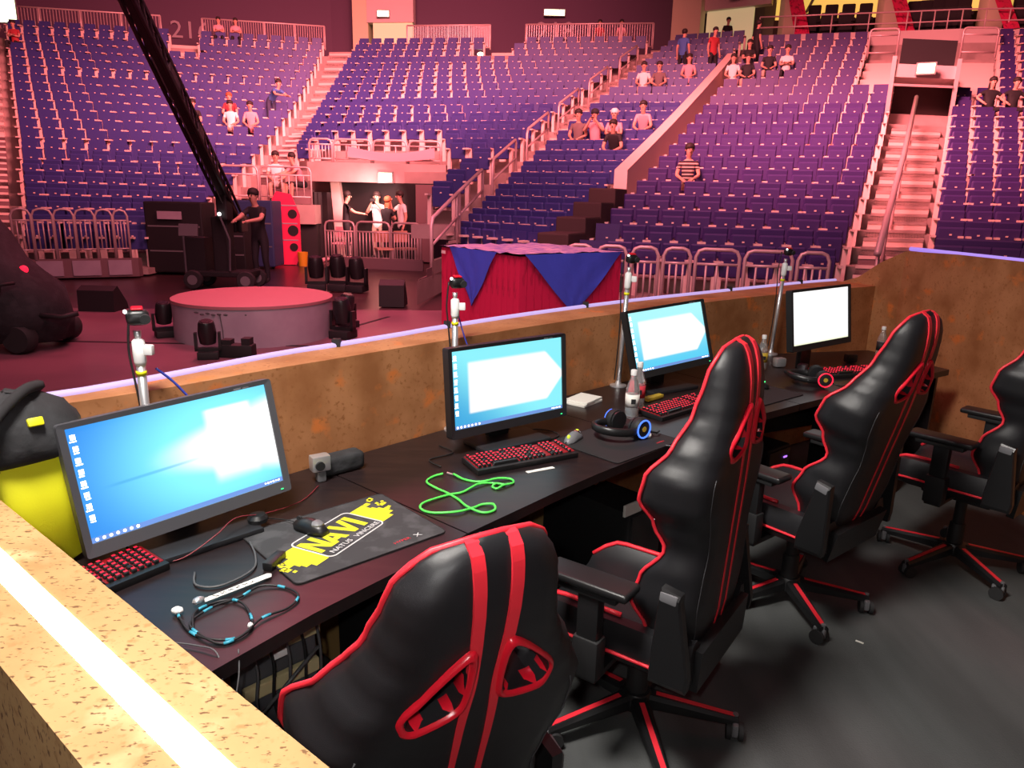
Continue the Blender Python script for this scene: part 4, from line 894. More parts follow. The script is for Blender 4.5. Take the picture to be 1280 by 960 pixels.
k = MB(); k.box((0, 0, .001), (.115, .018, .001), RZ(R(30))); tag(k.build('name_strip', 'paper', None, loc=(.11, 2.455, DZ)), 'white name strip lying in front of the second keyboard', 'label')
k = MB(); k.bbox((0, 0, .012), (.13, .035, .02), .006, RZ(R(43))); tag(k.build('wrapper', 'label_gold', None, True, loc=(.705, 3.455, DZ)), 'yellow bar wrapper behind the third keyboard', 'wrapper')
cord('desk_cable', [(.08, 2.80, .745), (.15, 2.78, .745), (.20, 2.86, .745), (.12, 2.92, .745), (.02, 2.88, .745), (-.02, 2.95, .745)], .003, 'cable', 'black cable tangle under the second monitor')
cord('desk_cable', [(-.25, 2.45, .745), (-.30, 2.52, .745), (-.22, 2.60, .745), (-.28, 2.68, .745)], .003, 'cable', 'black cable left of the second keyboard')
cord('desk_cable', [(.62, 2.74, .748), (.66, 2.72, .745), (.675, 2.70, .70), (.68, 2.70, .60), (.66, 2.71, .55), (.70, 2.74, .50)], .003, 'cable_grey', 'grey cable hanging over the seam of the second and third desk')
for n, (x, y, a, c) in enumerate(((1.62, 4.28, .3, 'silver'), (1.70, 4.12, .9, 'bezel_grey'), (2.13, 4.45, .2, 'black_plastic'))):
    k = MB(); k.bbox((0, 0, .03), (.07, .05, .055), .012, RZ(a)); tag(k.build('desk_gadget', c, None, True, loc=(x, y, DZ)), ('small silver gadget at the foot of the farthest pole', 'grey gadget left of the far red-lit headset', 'black webcam right of the white screen')[n], 'gadget')
# ---------------------------------------------------------------- bag in the corner
root = thing('backpack', 'black and bright yellow backpack standing in the corner behind the near wall', 'backpack', (-1.25, 1.70, DZ), R(50))
def sup(w, d, z, e=.55, n=20):
    w *= .87; d *= .87
    return [Vector((w * math.copysign(abs(math.cos(a)) ** e, math.cos(a)), d * math.copysign(abs(math.sin(a)) ** e, math.sin(a)), z)) for a in [2 * math.pi * k / n for k in range(n)]]
def lump(rings, a, s=0): 
    r_ = random.Random(s); return [[p + Vector((r_.uniform(-a, a), r_.uniform(-a, a), r_.uniform(-a, a))) for p in r] for r in rings]
k = MB(); k.loft([sup(.115, .085, .0), sup(.150, .105, .02), sup(.157, .112, .16), sup(.158, .114, .325)]); k.build('lower_panel', 'yellow_cloth', root, 'all')
k = MB(); k.loft(lump([sup(.160, .116, .30, .6), sup(.176, .13, .315, .6), sup(.182, .136, .345, .65), sup(.172, .127, .385, .7), sup(.135, .10, .43, .8), sup(.07, .05, .455, 1), sup(.01, .01, .458, 1)], .006, 4)); k.build('top_flap', 'black_cloth', root, 'all')
k = MB(); k.bbox((.03, -.108, .402), (.035, .012, .022), .005, RX(-.5)); k.build('zip_pull', 'yellow', root, True)
k = MB(); k.bbox((.150, -.05, .345), (.03, .05, .035), .008, RZ(.3)); k.build('side_tab', 'yellow', root, True)
k = MB(); k.tube(spline([(-.07, -.115, .30), (-.09, -.14, .35), (-.06, -.125, .42), (.02, -.07, .47), (.08, .0, .465)], 5), .014, 6); k.build('strap', 'dark_cloth', root, 'all')

# ---------------------------------------------------------------- under the desks
def pc(loc, yaw, label, led=None):
    root = thing('computer_case', label, 'computer', (loc[0], loc[1], 0), yaw, 'computers under the desks'); k = MB(); k.bbox((0, 0, .235), (.22, .48, .47), .012); k.build('case', 'matt_black', root, True)
    k = MB(); k.bbox((0, -.243, .235), (.20, .012, .44), .004); f = k.build('front_panel', 'black_plastic', root, True); k = MB()
    for a in range(6): k.box((0, -.251, .08 + a * .03), (.16, .004, .008))
    k.build('vent_slat', 'grey_plastic', f)['kind'] = 'stuff'
    if led: k = MB(); k.box((.05, -.251, .41), (.03, .004, .008)); k.build('power_light', led, f)
pc((-.33, 2.12), R(48), 'black computer case under the first desk, behind the nearest chair')
pc((.40, 2.93), R(44), 'black computer case under the second desk, left of the second chair', 'glow_white')
pc((1.25, 3.75), R(40), 'black computer case under the third desk, between second and third chair', 'glow_violet')
pc((2.15, 4.28), R(35), 'black computer case under the farthest desk, with a violet light', 'glow_violet')
k = MB(); k.bbox((0, 0, 0), (.11, .012, .05), .004, RZ(R(43))); tag(k.build('white_tag', 'paper', None, loc=(.50, 2.70, .49)), 'white tag stuck on the dark computer under the second desk', 'tag')
root = thing('cable_tray', 'beige cable tray with tangled grey leads under the nearest desk', 'tray', (-.572, 1.615, .37), R(46))
for a, z in enumerate((.215, .095)): k = MB(); k.bbox((0, .012 * a, z), (.21, .02, .038), .004); k.build('rail', 'beige', root)
k = MB(); k.bbox((0, .05, .10), (.22, .05, .30), .005); k.build('back_plate', 'bezel_grey', root)
for a in range(5): k = MB(); k.tube(spline([(-.095 + .045 * a, -.02, .255), (-.085 + .043 * a, -.035, .18), (-.09 + .045 * a, -.03, .08), (-.06 + .034 * a, -.03, -.02)], 4), .004, 6); k.build('lead', 'cable' if a % 2 else 'cable_grey', root, 'all')
k = MB(); k.tube([(-.09, -.04, .06), (.08, -.04, .18)], .005, 6); k.build('pipe', 'cable_grey', root, 'all'); k = MB(); k.bbox((-.02, -.02, .20), (.045, .025, .02), .004); k.build('plug', 'white_plastic', root)
for sx in (-.09, .09): k = MB(); k.bbox((sx, .05, -.21), (.03, .04, .33), .004); k.build('leg', 'bezel_grey', root)
k = MB(); k.box((1.42, 2.55, .002), (.03, .009, .002), RZ(-.7)); tag(k.build('paper_scrap', 'paper'), 'tiny white scrap on the dark floor between the second and third chair', 'scrap')
#@@CHAIRS
# ---------------------------------------------------------------- gaming chairs
WS = [(0, .18), (.06, .212), (.16, .242), (.24, .232), (.32, .212), (.38, .228), (.455, .262), (.515, .264), (.58, .228), (.64, .186), (.69, .162), (.75, .148), (.80, .138), (.835, .116), (.86, .078), (.872, .02)]
DS = [(0, .03), (.06, .08), (.15, .125), (.22, .11), (.31, .055), (.38, .09), (.45, .13), (.515, .12), (.60, .07), (.68, .045), (.78, .03), (.85, .015), (.872, .0)]
TS = [(0, .055), (.1, .065), (.5, .065), (.65, .062), (.72, .059), (.77, .053), (.81, .044), (.84, .033), (.86, .021), (.872, .008)]
def lin(tab, s):
    for (a, va), (b, vb) in zip(tab, tab[1:]):
        if s <= b: return va + (vb - va) * max(0, s - a) / (b - a)
    return tab[-1][1]
def back_ring(s):
    w, d, t = interp(WS, s), interp(DS, s), lin(TS, s)
    h = [(0, -t), (.30 * w, -t), (.62 * w, -t * .98), (.82 * w, -t * .80), (.94 * w, -t * .38), (1.0 * w, d * .2), (1.005 * w, d * .6), (.985 * w, d * .93), (.95 * w, d), (.90 * w, d * .90), (.80 * w, d * .45), (.62 * w, .012), (.3 * w, .008)]
    return h + [(0, .006)] + [(-x, y) for x, y in h[:0:-1]]
def back_n(x, s):    # rear surface offset at lateral x
    w, t = interp(WS, s), lin(TS, s); f = abs(x) / w
    tab = [(0, 1), (.3, 1), (.62, .98), (.82, .80), (.94, .38), (1, 0)]
    for (a, va), (b, vb) in zip(tab, tab[1:]):
        if f <= b: return -t * (va + (vb - va) * (f - a) / (b - a))
    return 0
HOLE = [(.036, .690), (.062, .686), (.126, .622), (.132, .592), (.112, .576), (.048, .588), (.034, .62)]
def make_chair(label, rec, dz, loc, phi, base_rot):
    root = thing('gaming_chair', label, 'chair', (loc[0], loc[1], 0), phi - R(90), 'black and red gaming chairs')
    SZ = .47 + dz
    def B(x, s, n): s = s * 1.045; return Vector((x, -.18 - s * math.sin(rec) + n * math.cos(rec), SZ - .04 + s * math.cos(rec) + n * math.sin(rec)))
    sv = [.872 * (k / 60) for k in range(61)]; sv[-1] = .8719
    m = MB(); m.loft([[B(x, s, n) for x, n in back_ring(s)] for s in sv])
    bo = m.build('backrest', ['leather', 'red_gloss'], root, 'all')
    for sg in (1, -1):     # real strap holes cut through the backrest
        c = MB(); c.cur = 0; pl = HOLE if sg == 1 else [(-x, s) for x, s in HOLE][::-1]; n = len(pl)
        vs = [B(x, s, -.16) for x, s in pl] + [B(x, s, .16) for x, s in pl]
        c.add(vs, [list(range(n)), list(range(n, 2 * n))[::-1]] + [((i + 1) % n, i, n + i, n + (i + 1) % n) for i in range(n)]); me = c.mesh('cut', 'leather')
        co = bpy.data.objects.new('cut', me); COL.objects.link(co); co.parent = root
        md = bo.modifiers.new('b', 'BOOLEAN'); md.object = co; md.operation = 'DIFFERENCE'; md.solver = 'EXACT'
        bpy.context.view_layer.update(); dg = bpy.context.evaluated_depsgraph_get(); nm = bpy.data.meshes.new_from_object(bo.evaluated_get(dg)); bo.modifiers.remove(md); bo.data = nm; bpy.data.objects.remove(co)
    bo.data.set_sharp_from_angle(angle=R(50))
    # red frames round the holes
    for sg in (1, -1):
        t = MB(); cx = sum(x for x, s in HOLE) / len(HOLE); cs = sum(s for x, s in HOLE) / len(HOLE); sm = spline([(x, s, 0) for x, s in HOLE], 4, True)
        def rg(k, dn): return [B(sg * (cx + (p.x - cx) * k), cs + (p.y - cs) * k, back_n(cx + (p.x - cx) * k, cs) + dn) for p in sm]
        t.loft([rg(1.24, .004), rg(1.22, -.005), rg(1.10, -.010), rg(1.0, -.006), rg(.95, .01), rg(.95, .03), rg(1.03, .031)], cap=False); t.build('strap_hole_trim', 'red_gloss', bo, 'all')
    # piping along the wing edge, over the head
    def edge(sg): return [B(sg * interp(WS, s) * .985, s, interp(DS, s) * .98 + .004) for s in [.03 + .84 * k / 46 for k in range(47)]]
    e = edge(-1) + edge(1)[::-1]; t = MB(); t.tube(e, .0056, 6); t.build('piping', 'red_trim', bo, 'all')
    # twin stripes down the rear, pinched apart around the holes and folding over the head
    for sg in (-1, 1):
        t = MB(); rings = []
        for k in range(90):
            s = .045 + .826 * (k / 89); off = .029 + .005 * max(0, (s - .70) / .17) - .005 * math.exp(-((s - .631) / .06) ** 2); hw = .0062 + .0045 * max(0, min(1, (s - .45) / .25))
            rings.append([B(sg * off + q * hw, s, back_n(off, s) + dn) for q, dn in ((-1, .005), (-1, -.002 - .003 * min(1, max(0, (s - .66) / .16))), (1, -.002 - .003 * min(1, max(0, (s - .66) / .16))), (1, .005))])
        t.loft(rings); t.build('stripe', 'red_trim', bo)
    for sg in (-1, 1):     # stitched seam where the wing panel meets the rear panel
        t = MB(); t.tube([B(sg * interp(WS, s) * .80, s, back_n(interp(WS, s) * .80, s) - .0005) for s in [.04 + .5 * k / 20 for k in range(21)]], .0016, 5); t.build('seam', 'seam_thread', bo, 'all')
    # head cushion strapped to the front
    t = MB(); t.loft([[B(x, .645 + .10 * z, .03 + y) for x, y, z in [(.105 * math.copysign(abs(math.cos(a)) ** .6, math.cos(a)) * q, .035 * math.copysign(abs(math.sin(a)) ** .7, math.sin(a)) * q, zz) for a in [2 * math.pi * i / 16 for i in range(16)]]] for zz, q in ((-.8, .55), (-.6, .9), (-.2, 1), (.2, 1), (.6, .9), (.8, .55))]); t.build('head_cushion', 'leather', root, 'all')
    # seat with raised side bolsters
    t = MB(); rings = []
    for k in range(15):
        f = k / 14; y = -.25 + .53 * f; q = min(1, .82 + .5 * math.sin(math.pi * min(f * 1.02 + .02, 1)) ** .7); w = .262 * min(q, 1); fr = max(0, (f - .82) / .18)
        top = SZ - .01 - .04 * fr ** 2; bol = .045 * (1 - .3 * fr)
        rings.append([Vector((x * w, y, z)) for x, z in [(0, top), (.45, top), (.66, top + .012), (.80, top + bol), (.92, top + bol * .9), (1.0, top - .005), (1.0, top - .055), (.9, top - .085 + .03 * fr), (.5, top - .09 + .03 * fr), (0, top - .09 + .03 * fr), (-.5, top - .09 + .03 * fr), (-.9, top - .085 + .03 * fr), (-1.0, top - .055), (-1.0, top - .005), (-.92, top + bol * .9), (-.80, top + bol), (-.66, top + .012), (-.45, top)]])
    t.loft(rings); so = t.build('seat', 'leather', root, True)
    for sg in (-1, 1):
        t = MB(); t.tube([r[12 if sg < 0 else 6] + Vector((sg * .004, 0, .012)) for r in rings], .0055, 6); t.build('piping', 'red_trim', so, 'all')
        t = MB(); t.tube([r[15 if sg < 0 else 3] + Vector((0, 0, .004)) for r in rings[6:]], .008, 6); t.build('bolster_stripe', 'red_trim', so, 'all')
    # recline brackets either side
    for sg in (-1, 1):
        t = MB(); pr = [(-.03, -.06), (-.035, .02), (.035, .03), (.05, -.01), (.045, -.06)]
        a = [B(sg * .262, .02, -.03) + Vector((0, y, z)) for y, z in ((.06, -.06), (-.05, -.06), (-.055, -.02), (.06, -.01))]; b_ = [B(sg * .262, .225, .0) + Vector((0, y, z)) for y, z in ((.028, -.015), (-.034, -.012), (-.034, .012), (.022, .022))]
        poly = [a[0], a[1], a[2], b_[1], b_[2], b_[3], b_[0], a[3]]; t.loft([[p + Vector((-sg * .004, 0, 0)) for p in poly], [p + Vector((sg * .022, 0, 0)) for p in poly], [p + (sum(poly, Vector()) / 8 - p) * .1 + Vector((sg * .030, 0, 0)) for p in poly]]); br = t.build('recline_bracket', 'black_plastic', root)
        t = MB(); t.bbox(B(sg * .276, .222, -.002), (.034, .052, .03), .006, RX(rec)); t.build('bracket_cap', 'grey_plastic', br, True)
    t = MB(); t.loft([[B(x, s, back_n(0, .05) + n) for x, n in ((-.2, .0), (-.2, -.03), (.2, -.03), (.2, .0))] for s in (-.075, -.02, .05)]); t.build('lower_cover', 'black_plastic', root)
    # armrests
    for sg in (-1, 1):
        pz = SZ + .185; t = MB(); t.bbox((sg * .315, .03, pz), (.095, .27, .026), .012, None, 3); ao = t.build('arm_pad', 'black_plastic', root, True)
        t = MB(); t.bbox((sg * .315, .03, pz - .022), (.075, .20, .022), .006); t.build('pad_mount', 'matt_black', ao, True)
        t = MB(); t.bbox((sg * .322, .02, pz - .12), (.042, .068, .19), .008); t.build('arm_post', 'black_plastic', root, True)
        t = MB(); t.bbox((sg * .322, .02, pz - .235), (.058, .085, .13), .012); t.build('post_sleeve', 'matt_black', root, True)
        t = MB(); t.bbox((sg * .24, .02, SZ - .115), (.20, .07, .022), .006); t.build('arm_bracket', 'black_plastic', root)
    # mechanism, gas lift, lever
    t = MB(); t.bbox((0, 0, SZ - .125), (.24, .30, .055), .012); t.build('tilt_mechanism', 'black_plastic', root, True)
    t = MB(); t.tube([(.08, .02, SZ - .13), (.22, .04, SZ - .135), (.29, .05, SZ - .14)], .008, 8); t.build('lever', 'black_plastic', root, 'all')
    t = MB(); t.lathe([(.025, .10), (.025, SZ - .14)], (0, 0, 0), 16); t.lathe([(.036, .11), (.034, .22), (.030, .225)], (0, 0, 0), 18); t.build('gas_lift', 'matt_black', root, True)
    # star base
    t = MB(); t.lathe([(.030, .060), (.052, .065), (.055, .105), (.045, .122), (.030, .125)], (0, 0, 0), 20); hub = t.build('hub', 'black_plastic', root, True)
    for k in range(5):
        a = base_rot + k * 2 * math.pi / 5; rz = RZ(a); rings = []
        for f in (0, .15, .5, .85, 1.0):
            x = .04 + .29 * f; w = .030 - .011 * f; zt_ = .118 - .040 * f; h = .046 - .02 * f
            rings.append([rz @ Vector((x, y, z)) for y, z in ((-w, zt_ - h), (-w, zt_ - .010), (-w * .62, zt_), (w * .62, zt_), (w, zt_ - .010), (w, zt_ - h))])
        t = MB(); t.loft(rings); lg = t.build('base_leg', 'black_plastic', root)
        t = MB(); t.loft([[rz @ Vector((x, y, .118 - .040 * (x - .04) / .29 + z)) for y, z in ((-.0085, -.002), (-.0085, .002), (.0085, .002), (.0085, -.002))] for x in (.065, .19, .318)]); t.build('red_inlay', 'red_trim', lg)
        c = rz @ Vector((.322, 0, .03)); ca = a + 1.1 + k * .9; cr_ = RZ(ca); off = cr_ @ Vector((.012, 0, 0))
        t = MB(); t.cyl(c + Vector((0, 0, .012)), c + Vector((0, 0, .055)), .009, 10); t.bbox(c + off + Vector((0, 0, .012)), (.05, .022, .045), .008, cr_); cs_ = t.build('caster', 'grey_plastic', root, True); cs_['kind'] = 'stuff'; del cs_['kind']
        for sg in (-1, 1): t = MB(); y0 = cr_ @ Vector((0, sg * .012, 0)); y1 = cr_ @ Vector((0, sg * .027, 0)); t.cyl(c + off + y0, c + off + y1, .0295, 16); t.build('wheel', 'rubber', cs_, True)
    return root
make_chair('nearest black gaming chair with twin red stripes, seen from behind', R(17), -.09, (-.268, 1.345), R(123), 1.0)
make_chair('second gaming chair from the front, its red-piped side turned to the camera', R(3), .0, (.44, 2.075), R(145), .09)
make_chair('third gaming chair, black with red piping, leaning back before the far desk', R(13), .02, (1.235, 2.86), R(129), .34)
make_chair('fourth gaming chair, cut off by the right edge of the picture', R(6), .05, (2.18, 3.23), R(130), .35)
#@@PEOPLE
# ---------------------------------------------------------------- arena floor: round podium, crate, lights, jib
k = MB(); k.lathe([(.001, .46), (.93, .46), (.945, .453), (.945, .42)], (0, 0, 0), 64); k2 = MB(); k2.lathe([(.935, -.02), (.935, .43)], (0, 0, 0), 64)
root = thing('round_podium', 'round podium with pink top and pale violet side on the stage', 'podium', (-3.22, 8.88, 0)); k.build('top', 'stage_top', root, True); k2.build('side_wall', 'stage_side', root, True)
mb = MB(); c0 = Vector((-.30, -.90, .0)); 
for a in range(9): mb.ball(Vector((-.33 + .075 * a * .9, -.945 + .010 * abs(a - 4), +.38 - .02 * abs(math.sin(a * 1.7)))), .022, 6, 4, (1.3, .25, .55))
mb.tube([(-.05, -.945, .36), (-.03, -.945, .18), (-.03, -.95, .04)], .006, 5); mb.build('tree_emblem', 'cable_grey', root)['kind'] = 'stuff'
# planked red crate under a blue tarpaulin
root = thing('crate', 'big crate of red vertical planks half covered by a blue tarpaulin', 'crate', (.055, 8.5, -.02), 0); A = Vector((-.60, .80, 0)); B_ = Vector((.80, .60, 0)); LA, LB, HZ = 1.76, 1.66, 1.06
k = MB(); k.loft([[A * a + B_ * b + Vector((0, 0, z)) for a, b in ((.03, .03), (LA - .03, .03), (LA - .03, LB - .03), (.03, LB - .03))] for z in (.0, HZ - .015)]); k.build('inner_box', 'matt_black', root)
def plank_row(o, d, n, L, nrm):
    w = L / n; k = MB(); t = .022
    k.loft([[d * x + nrm * y + Vector((0, 0, z)) for x, y in ((.004, 0), (w - .004, 0), (w - .004, -t), (.004, -t))] for z in (0, HZ)]); me = k.mesh('plank', 'crate_red')
    for i in range(n): link('plank', me, root, o + d * (w * i) + nrm * random.uniform(-.003, .003))
plank_row(Vector((0, 0, 0)), A, 15, LA, Vector((-.8, -.6, 0)) * 1.0); plank_row(Vector((0, 0, 0)), B_, 14, LB, Vector((.6, -.8, 0)))
plank_row(A * LA, B_, 14, LB, Vector((-.6, .8, 0))); plank_row(B_ * LB, A, 15, LA, Vector((.8, .6, 0)))
root = thing('tarpaulin', 'blue tarpaulin with hanging corners spread over the red crate', 'tarpaulin', (.055, 8.5, -.02)); rg = random.Random(5); k = MB(); n = 14
rows = [[A * (-.03 + (LA + .06) * i / n) + B_ * (-.03 + (LB + .06) * j / n) + Vector((0, 0, HZ + .012 + rg.uniform(0, .03))) for j in range(n + 1)] for i in range(n + 1)]
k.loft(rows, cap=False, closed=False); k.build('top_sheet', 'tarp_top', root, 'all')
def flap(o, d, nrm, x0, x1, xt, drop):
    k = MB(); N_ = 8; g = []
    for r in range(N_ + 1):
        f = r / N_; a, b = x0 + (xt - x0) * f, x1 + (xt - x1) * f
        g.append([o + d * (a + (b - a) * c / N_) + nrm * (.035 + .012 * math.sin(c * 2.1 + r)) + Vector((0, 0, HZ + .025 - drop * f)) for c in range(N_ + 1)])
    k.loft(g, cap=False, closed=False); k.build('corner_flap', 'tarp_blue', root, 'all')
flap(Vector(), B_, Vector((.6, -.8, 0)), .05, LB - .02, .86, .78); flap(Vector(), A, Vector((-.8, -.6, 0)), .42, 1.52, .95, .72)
k = MB(); k.box((0, 0, 0), (.10, .004, .04), RZ(math.atan2(.8, -.6))); k.build('white_marking', 'paper', root, loc=A * 1.66 + Vector((-.8, -.6, 0)) * .03 + Vector((0, 0, HZ - .06)))
# moving-head stage lights
def spot(loc, yaw, label, up=True, s=1.0):
    root = thing('stage_light', label, 'stage light', (loc[0], loc[1], -.02), yaw, 'moving head lights on the stage'); k = MB(); k.bbox((0, 0, .05 * s), (.26 * s, .26 * s, .10 * s), .015); k.build('base', 'matt_black', root, True)
    k = MB(); k.loft([[Vector((x * s, y * s, z * s)) for x, y in ((-.16, -.04), (-.125, -.04), (-.125, .04), (-.16, .04))] for z in (.10, .34)]); k.loft([[Vector((-x * s, y * s, z * s)) for x, y in ((-.16, -.04), (-.125, -.04), (-.125, .04), (-.16, .04))] for z in (.10, .34)]); k.loft([[Vector((x * s, y * s, z * s)) for x, y in ((-.16, -.04), (.16, -.04), (.16, .04), (-.16, .04))] for z in (.10, .14)]); k.build('yoke', 'black_plastic', root)
    k = MB(); rot = RX(.2 if up else 1.1); k.lathe([(.05 * s, -.15 * s), (.10 * s, -.13 * s), (.115 * s, .0), (.10 * s, .13 * s), (.085 * s, .16 * s), (.03 * s, .165 * s)], (0, 0, .33 * s), 16, rot); h = k.build('head', 'black_plastic', root, True)
    k = MB(); k.lathe([(.001, .166 * s), (.07 * s, .166 * s), (.07 * s, .17 * s)], (0, 0, .33 * s), 14, rot); k.build('lens', 'chrome', h)
spot((-3.62, 13.2), .2, 'left of three black stage lights by the passage barrier', True, 1.25); spot((-3.25, 13.3), .0, 'middle of three black stage lights by the passage barrier', True, 1.3); spot((-2.88, 13.2), -.2, 'right of three black stage lights by the passage barrier', True, 1.25)
spot((-4.20, 8.55), .6, 'upright black stage light left of the round podium', True, .85); spot((-3.22, 7.45), .3, 'black stage light in front of the round podium, near its left side', True, .82)
spot((-2.10, 8.75), -.3, 'black stage light right of the round podium', True, 1.0); spot((-2.22, 9.5), 1, 'taller black stage light behind the right edge of the podium', True, .9)
k = MB(); k.bbox((0, 0, .07), (.36, .16, .14), .02); k.box((-.1, 0, .16), (.10, .12, .06)); k.box((.11, 0, .17), (.09, .12, .08)); tag(k.build('cable_box', 'matt_black', None, True, loc=(-2.95, 7.55, -.02)), 'low black connector box against the front of the round podium', 'box')
k = MB(); k.loft([[Vector((x, y, z)) for y, z in ((-.2, 0), (.2, 0), (.17, .10), (-.05, .36), (-.18, .30))] for x in (-.26, .26)]); tag(k.build('floor_monitor', 'matt_black', None, loc=(-6.0, 10.45, -.02)), 'black wedge loudspeaker on the stage floor left of the podium', 'loudspeaker')
k = MB(); k.loft([[Vector((x, y, z)) for y, z in ((-.2, 0), (.2, 0), (.17, .10), (-.05, .42), (-.18, .34))] for x in (-.2, .2)]); tag(k.build('floor_monitor', 'matt_black', None, loc=(-1.95, 11.6, -.02)), 'black wedge loudspeaker on the stage floor left of the red crate', 'loudspeaker')
# camera jib
root = thing('camera_jib', 'long black camera jib rising over the left block from a wheeled dolly', 'camera crane', (-5.35, 13.4, -.04)); o0 = root.location
k = MB(); k.bbox((0, 0, .28), (1.1, .55, .10), .02); k.bbox((0, 0, .80), (.30, .30, 1.0), .03); k.box((-.45, 0, .62), (.35, .4, .6)); k.build('dolly_frame', 'matt_black', root)
for x in (-.48, .48):
    for y in (-.3, .3): k = MB(); k.lathe([(.05, -.05), (.16, -.045), (.175, -.02), (.175, .02), (.16, .045), (.05, .05)], (x, y, .175), 18, RX(R(90))); w = k.build('wheel', 'rubber', root, True); k = MB(); k.lathe([(.001, -.055), (.09, -.055), (.09, .055), (.001, .055)], (x, y, .175), 14, RX(R(90))); k.build('wheel_hub', 'grey_plastic', w)
pv = Vector((.12, -.15, 1.72)); tip = Vector((-3.95, 6.9, 4.56)) - o0; d = tip - pv; tail = pv - d.normalized() * 1.1
k = MB(); k.bbox(pv - Vector((0, 0, .22)), (.2, .28, .5), .03); k.build('pan_head', 'matt_black', root)
k = MB(); u = d.normalized(); sd = u.cross(Vector((0, 0, 1))).normalized(); up_ = sd.cross(u).normalized()
for a, b in ((-1, -1), (1, -1), (1, 1), (-1, 1)):
    q = sd * (.10 * a) + up_ * (.12 * b); k.tube([tail + q, pv + q, pv + d * .5 + q * .85, tip + q * .6], .028, 6)
k.build('arm_tube', 'black_plastic', root)['kind'] = 'stuff'
k = MB(); k.loft([[c + sd * (x * f) + up_ * (z * f) for x, z in ((-.06, -.1), (.06, -.1), (.06, .1), (-.06, .1))] for c, f in ((tail, 1), (pv, 1), (pv + d * .5, .85), (tip, .6))]); k.build('arm_core', 'matt_black', root)
k = MB(); n = 26
for i in range(n):
    p, q = pv + d * (i / n), pv + d * ((i + 1) / n); f = 1 - .4 * i / n
    for a in (-1, 1): k.tube([p + sd * (.10 * a * f) - up_ * .12 * f, q + sd * (.10 * a * f) + up_ * .12 * f], .014, 5)
    k.tube([p + sd * .1 * f + up_ * .12 * f, q - sd * .1 * f + up_ * .12 * f], .012, 5)
k.build('lattice', 'black_plastic', root)['kind'] = 'stuff'
k = MB(); k.bbox(pv + d * .30, (.22, .34, .22), .03, Matrix((sd, u, up_)).transposed()); k.build('joint_plate', 'matt_black', root); k = MB(); k.bbox(pv + d * .5, (.20, .5, .16), .03, Matrix((sd, u, up_)).transposed()); k.build('joint_plate', 'matt_black', root)
k = MB(); k.tube([pv + up_ * .3, pv + d * .5 + up_ * .22, tip + up_ * .1], .012, 5); k.tube([pv - up_ * .22, pv + d * .6 - up_ * .18], .010, 5); k.build('stay_cable', 'cable_grey', root)
k = MB()
for i in range(4): k.bbox(tail + Vector((-.16 + .1 * i, 0, -.12)), (.08, .34, .34), .02)
k.build('counterweight', 'black_plastic', root)
k = MB(); k.ball((.1, -.35, 1.35), .035, 8, 6); k.build('work_lamp', 'glow_white', root)
k = MB(); k.bbox((-.55, -.18, 1.05), (.34, .05, .22), .01, RX(-.2)); k.build('monitor_screen', 'grey_plastic', root)
k = MB(); k.tube([(.2, -.3, .35), (.24, -.32, .9), (.1, -.35, 1.33)], .02, 6); k.build('stand_post', 'bezel_grey', root); k = MB(); k.tube([(-.62, -.25, .3), (-.62, -.25, .95)], .02, 6); k.build('stand_post', 'bezel_grey', root)
# racks, cabinets, arcade panel, bucket
for n, (x, y, w, h, m_, lab) in enumerate(((-7.1, 15.6, 1.2, 1.45, 'matt_black', 'black equipment case left of the jib dolly'), (-6.3, 16.3, .8, 1.15, 'matt_black', 'black equipment rack behind the jib dolly'), (-6.05, 17.3, .9, 1.5, 'tin_blue', 'dark blue cabinet between the jib operator and the red panel'))):
    root = thing('equipment_case', lab, 'case', (x, y, -.04)); k = MB(); k.bbox((0, 0, h / 2 + .06), (w, .7, h), .03); c = k.build('body', m_, root)
    for z in (.35, .7): k = MB(); k.box((0, -.352, h * z), (w * .9, .012, .03)); k.build('trim_bar', 'grey_plastic', c)
    for sx in (-1, 1): k = MB(); k.cyl((sx * w * .38, -.2, .05), (sx * w * .38 + .04, -.2, .05), .05, 10); k.build('caster', 'rubber', root)
k = MB(); k.box((-7.15, 15.2, 1.2), (.5, .02, .16)); tag(k.build('case_label', 'stage_side'), 'pale label plate on the black case left of the jib', 'plate')
root = thing('arcade_panel', 'tall glowing red panel with round cut-outs left of the passage', 'panel', (-5.62, 18.1, -.04), R(8)); k = MB(); k.loft([[Vector((x, y, z)) for x, z in ((-.33, .02), (.18, .02), (.30, .35), (.30, 1.25), (.12, 1.72), (-.22, 1.78), (-.33, 1.6))] for y in (-.05, .05)]); b = k.build('panel', 'arcade_red', root)
for z, r in ((.45, .10), (.85, .13), (1.25, .11)): k = MB(); k.lathe([(.001, 0), (r, 0), (r, .02), (.001, .02)], (.14, -.05, z), 14, RX(R(90))); k.build('round_cutout', 'matt_black', b)
for z in (.62, 1.02, 1.45): k = MB(); k.box((0, -.055, z), (.5, .01, .03)); k.build('stripe', 'stage_side', b)
k = MB(); k.lathe([(.10, 0), (.13, .34), (.115, .34), (.09, .02)], (0, 0, 0), 14); tag(k.build('bucket', 'bucket_yellow', None, True, loc=(-5.25, 18.0, -.04)), 'yellow bucket standing beside the red panel', 'bucket')
k = MB(); k.tube(spline([(-5.1, 19.2, .0), (-4.9, 19.4, .05), (-4.7, 19.2, .0), (-4.4, 19.4, .06), (-4.1, 19.3, .0)], 4), .06, 6); tag(k.build('cloth_roll', 'shirt_pink', None, 'all'), 'pale cloth lying along the floor below the black drapes', 'cloth')
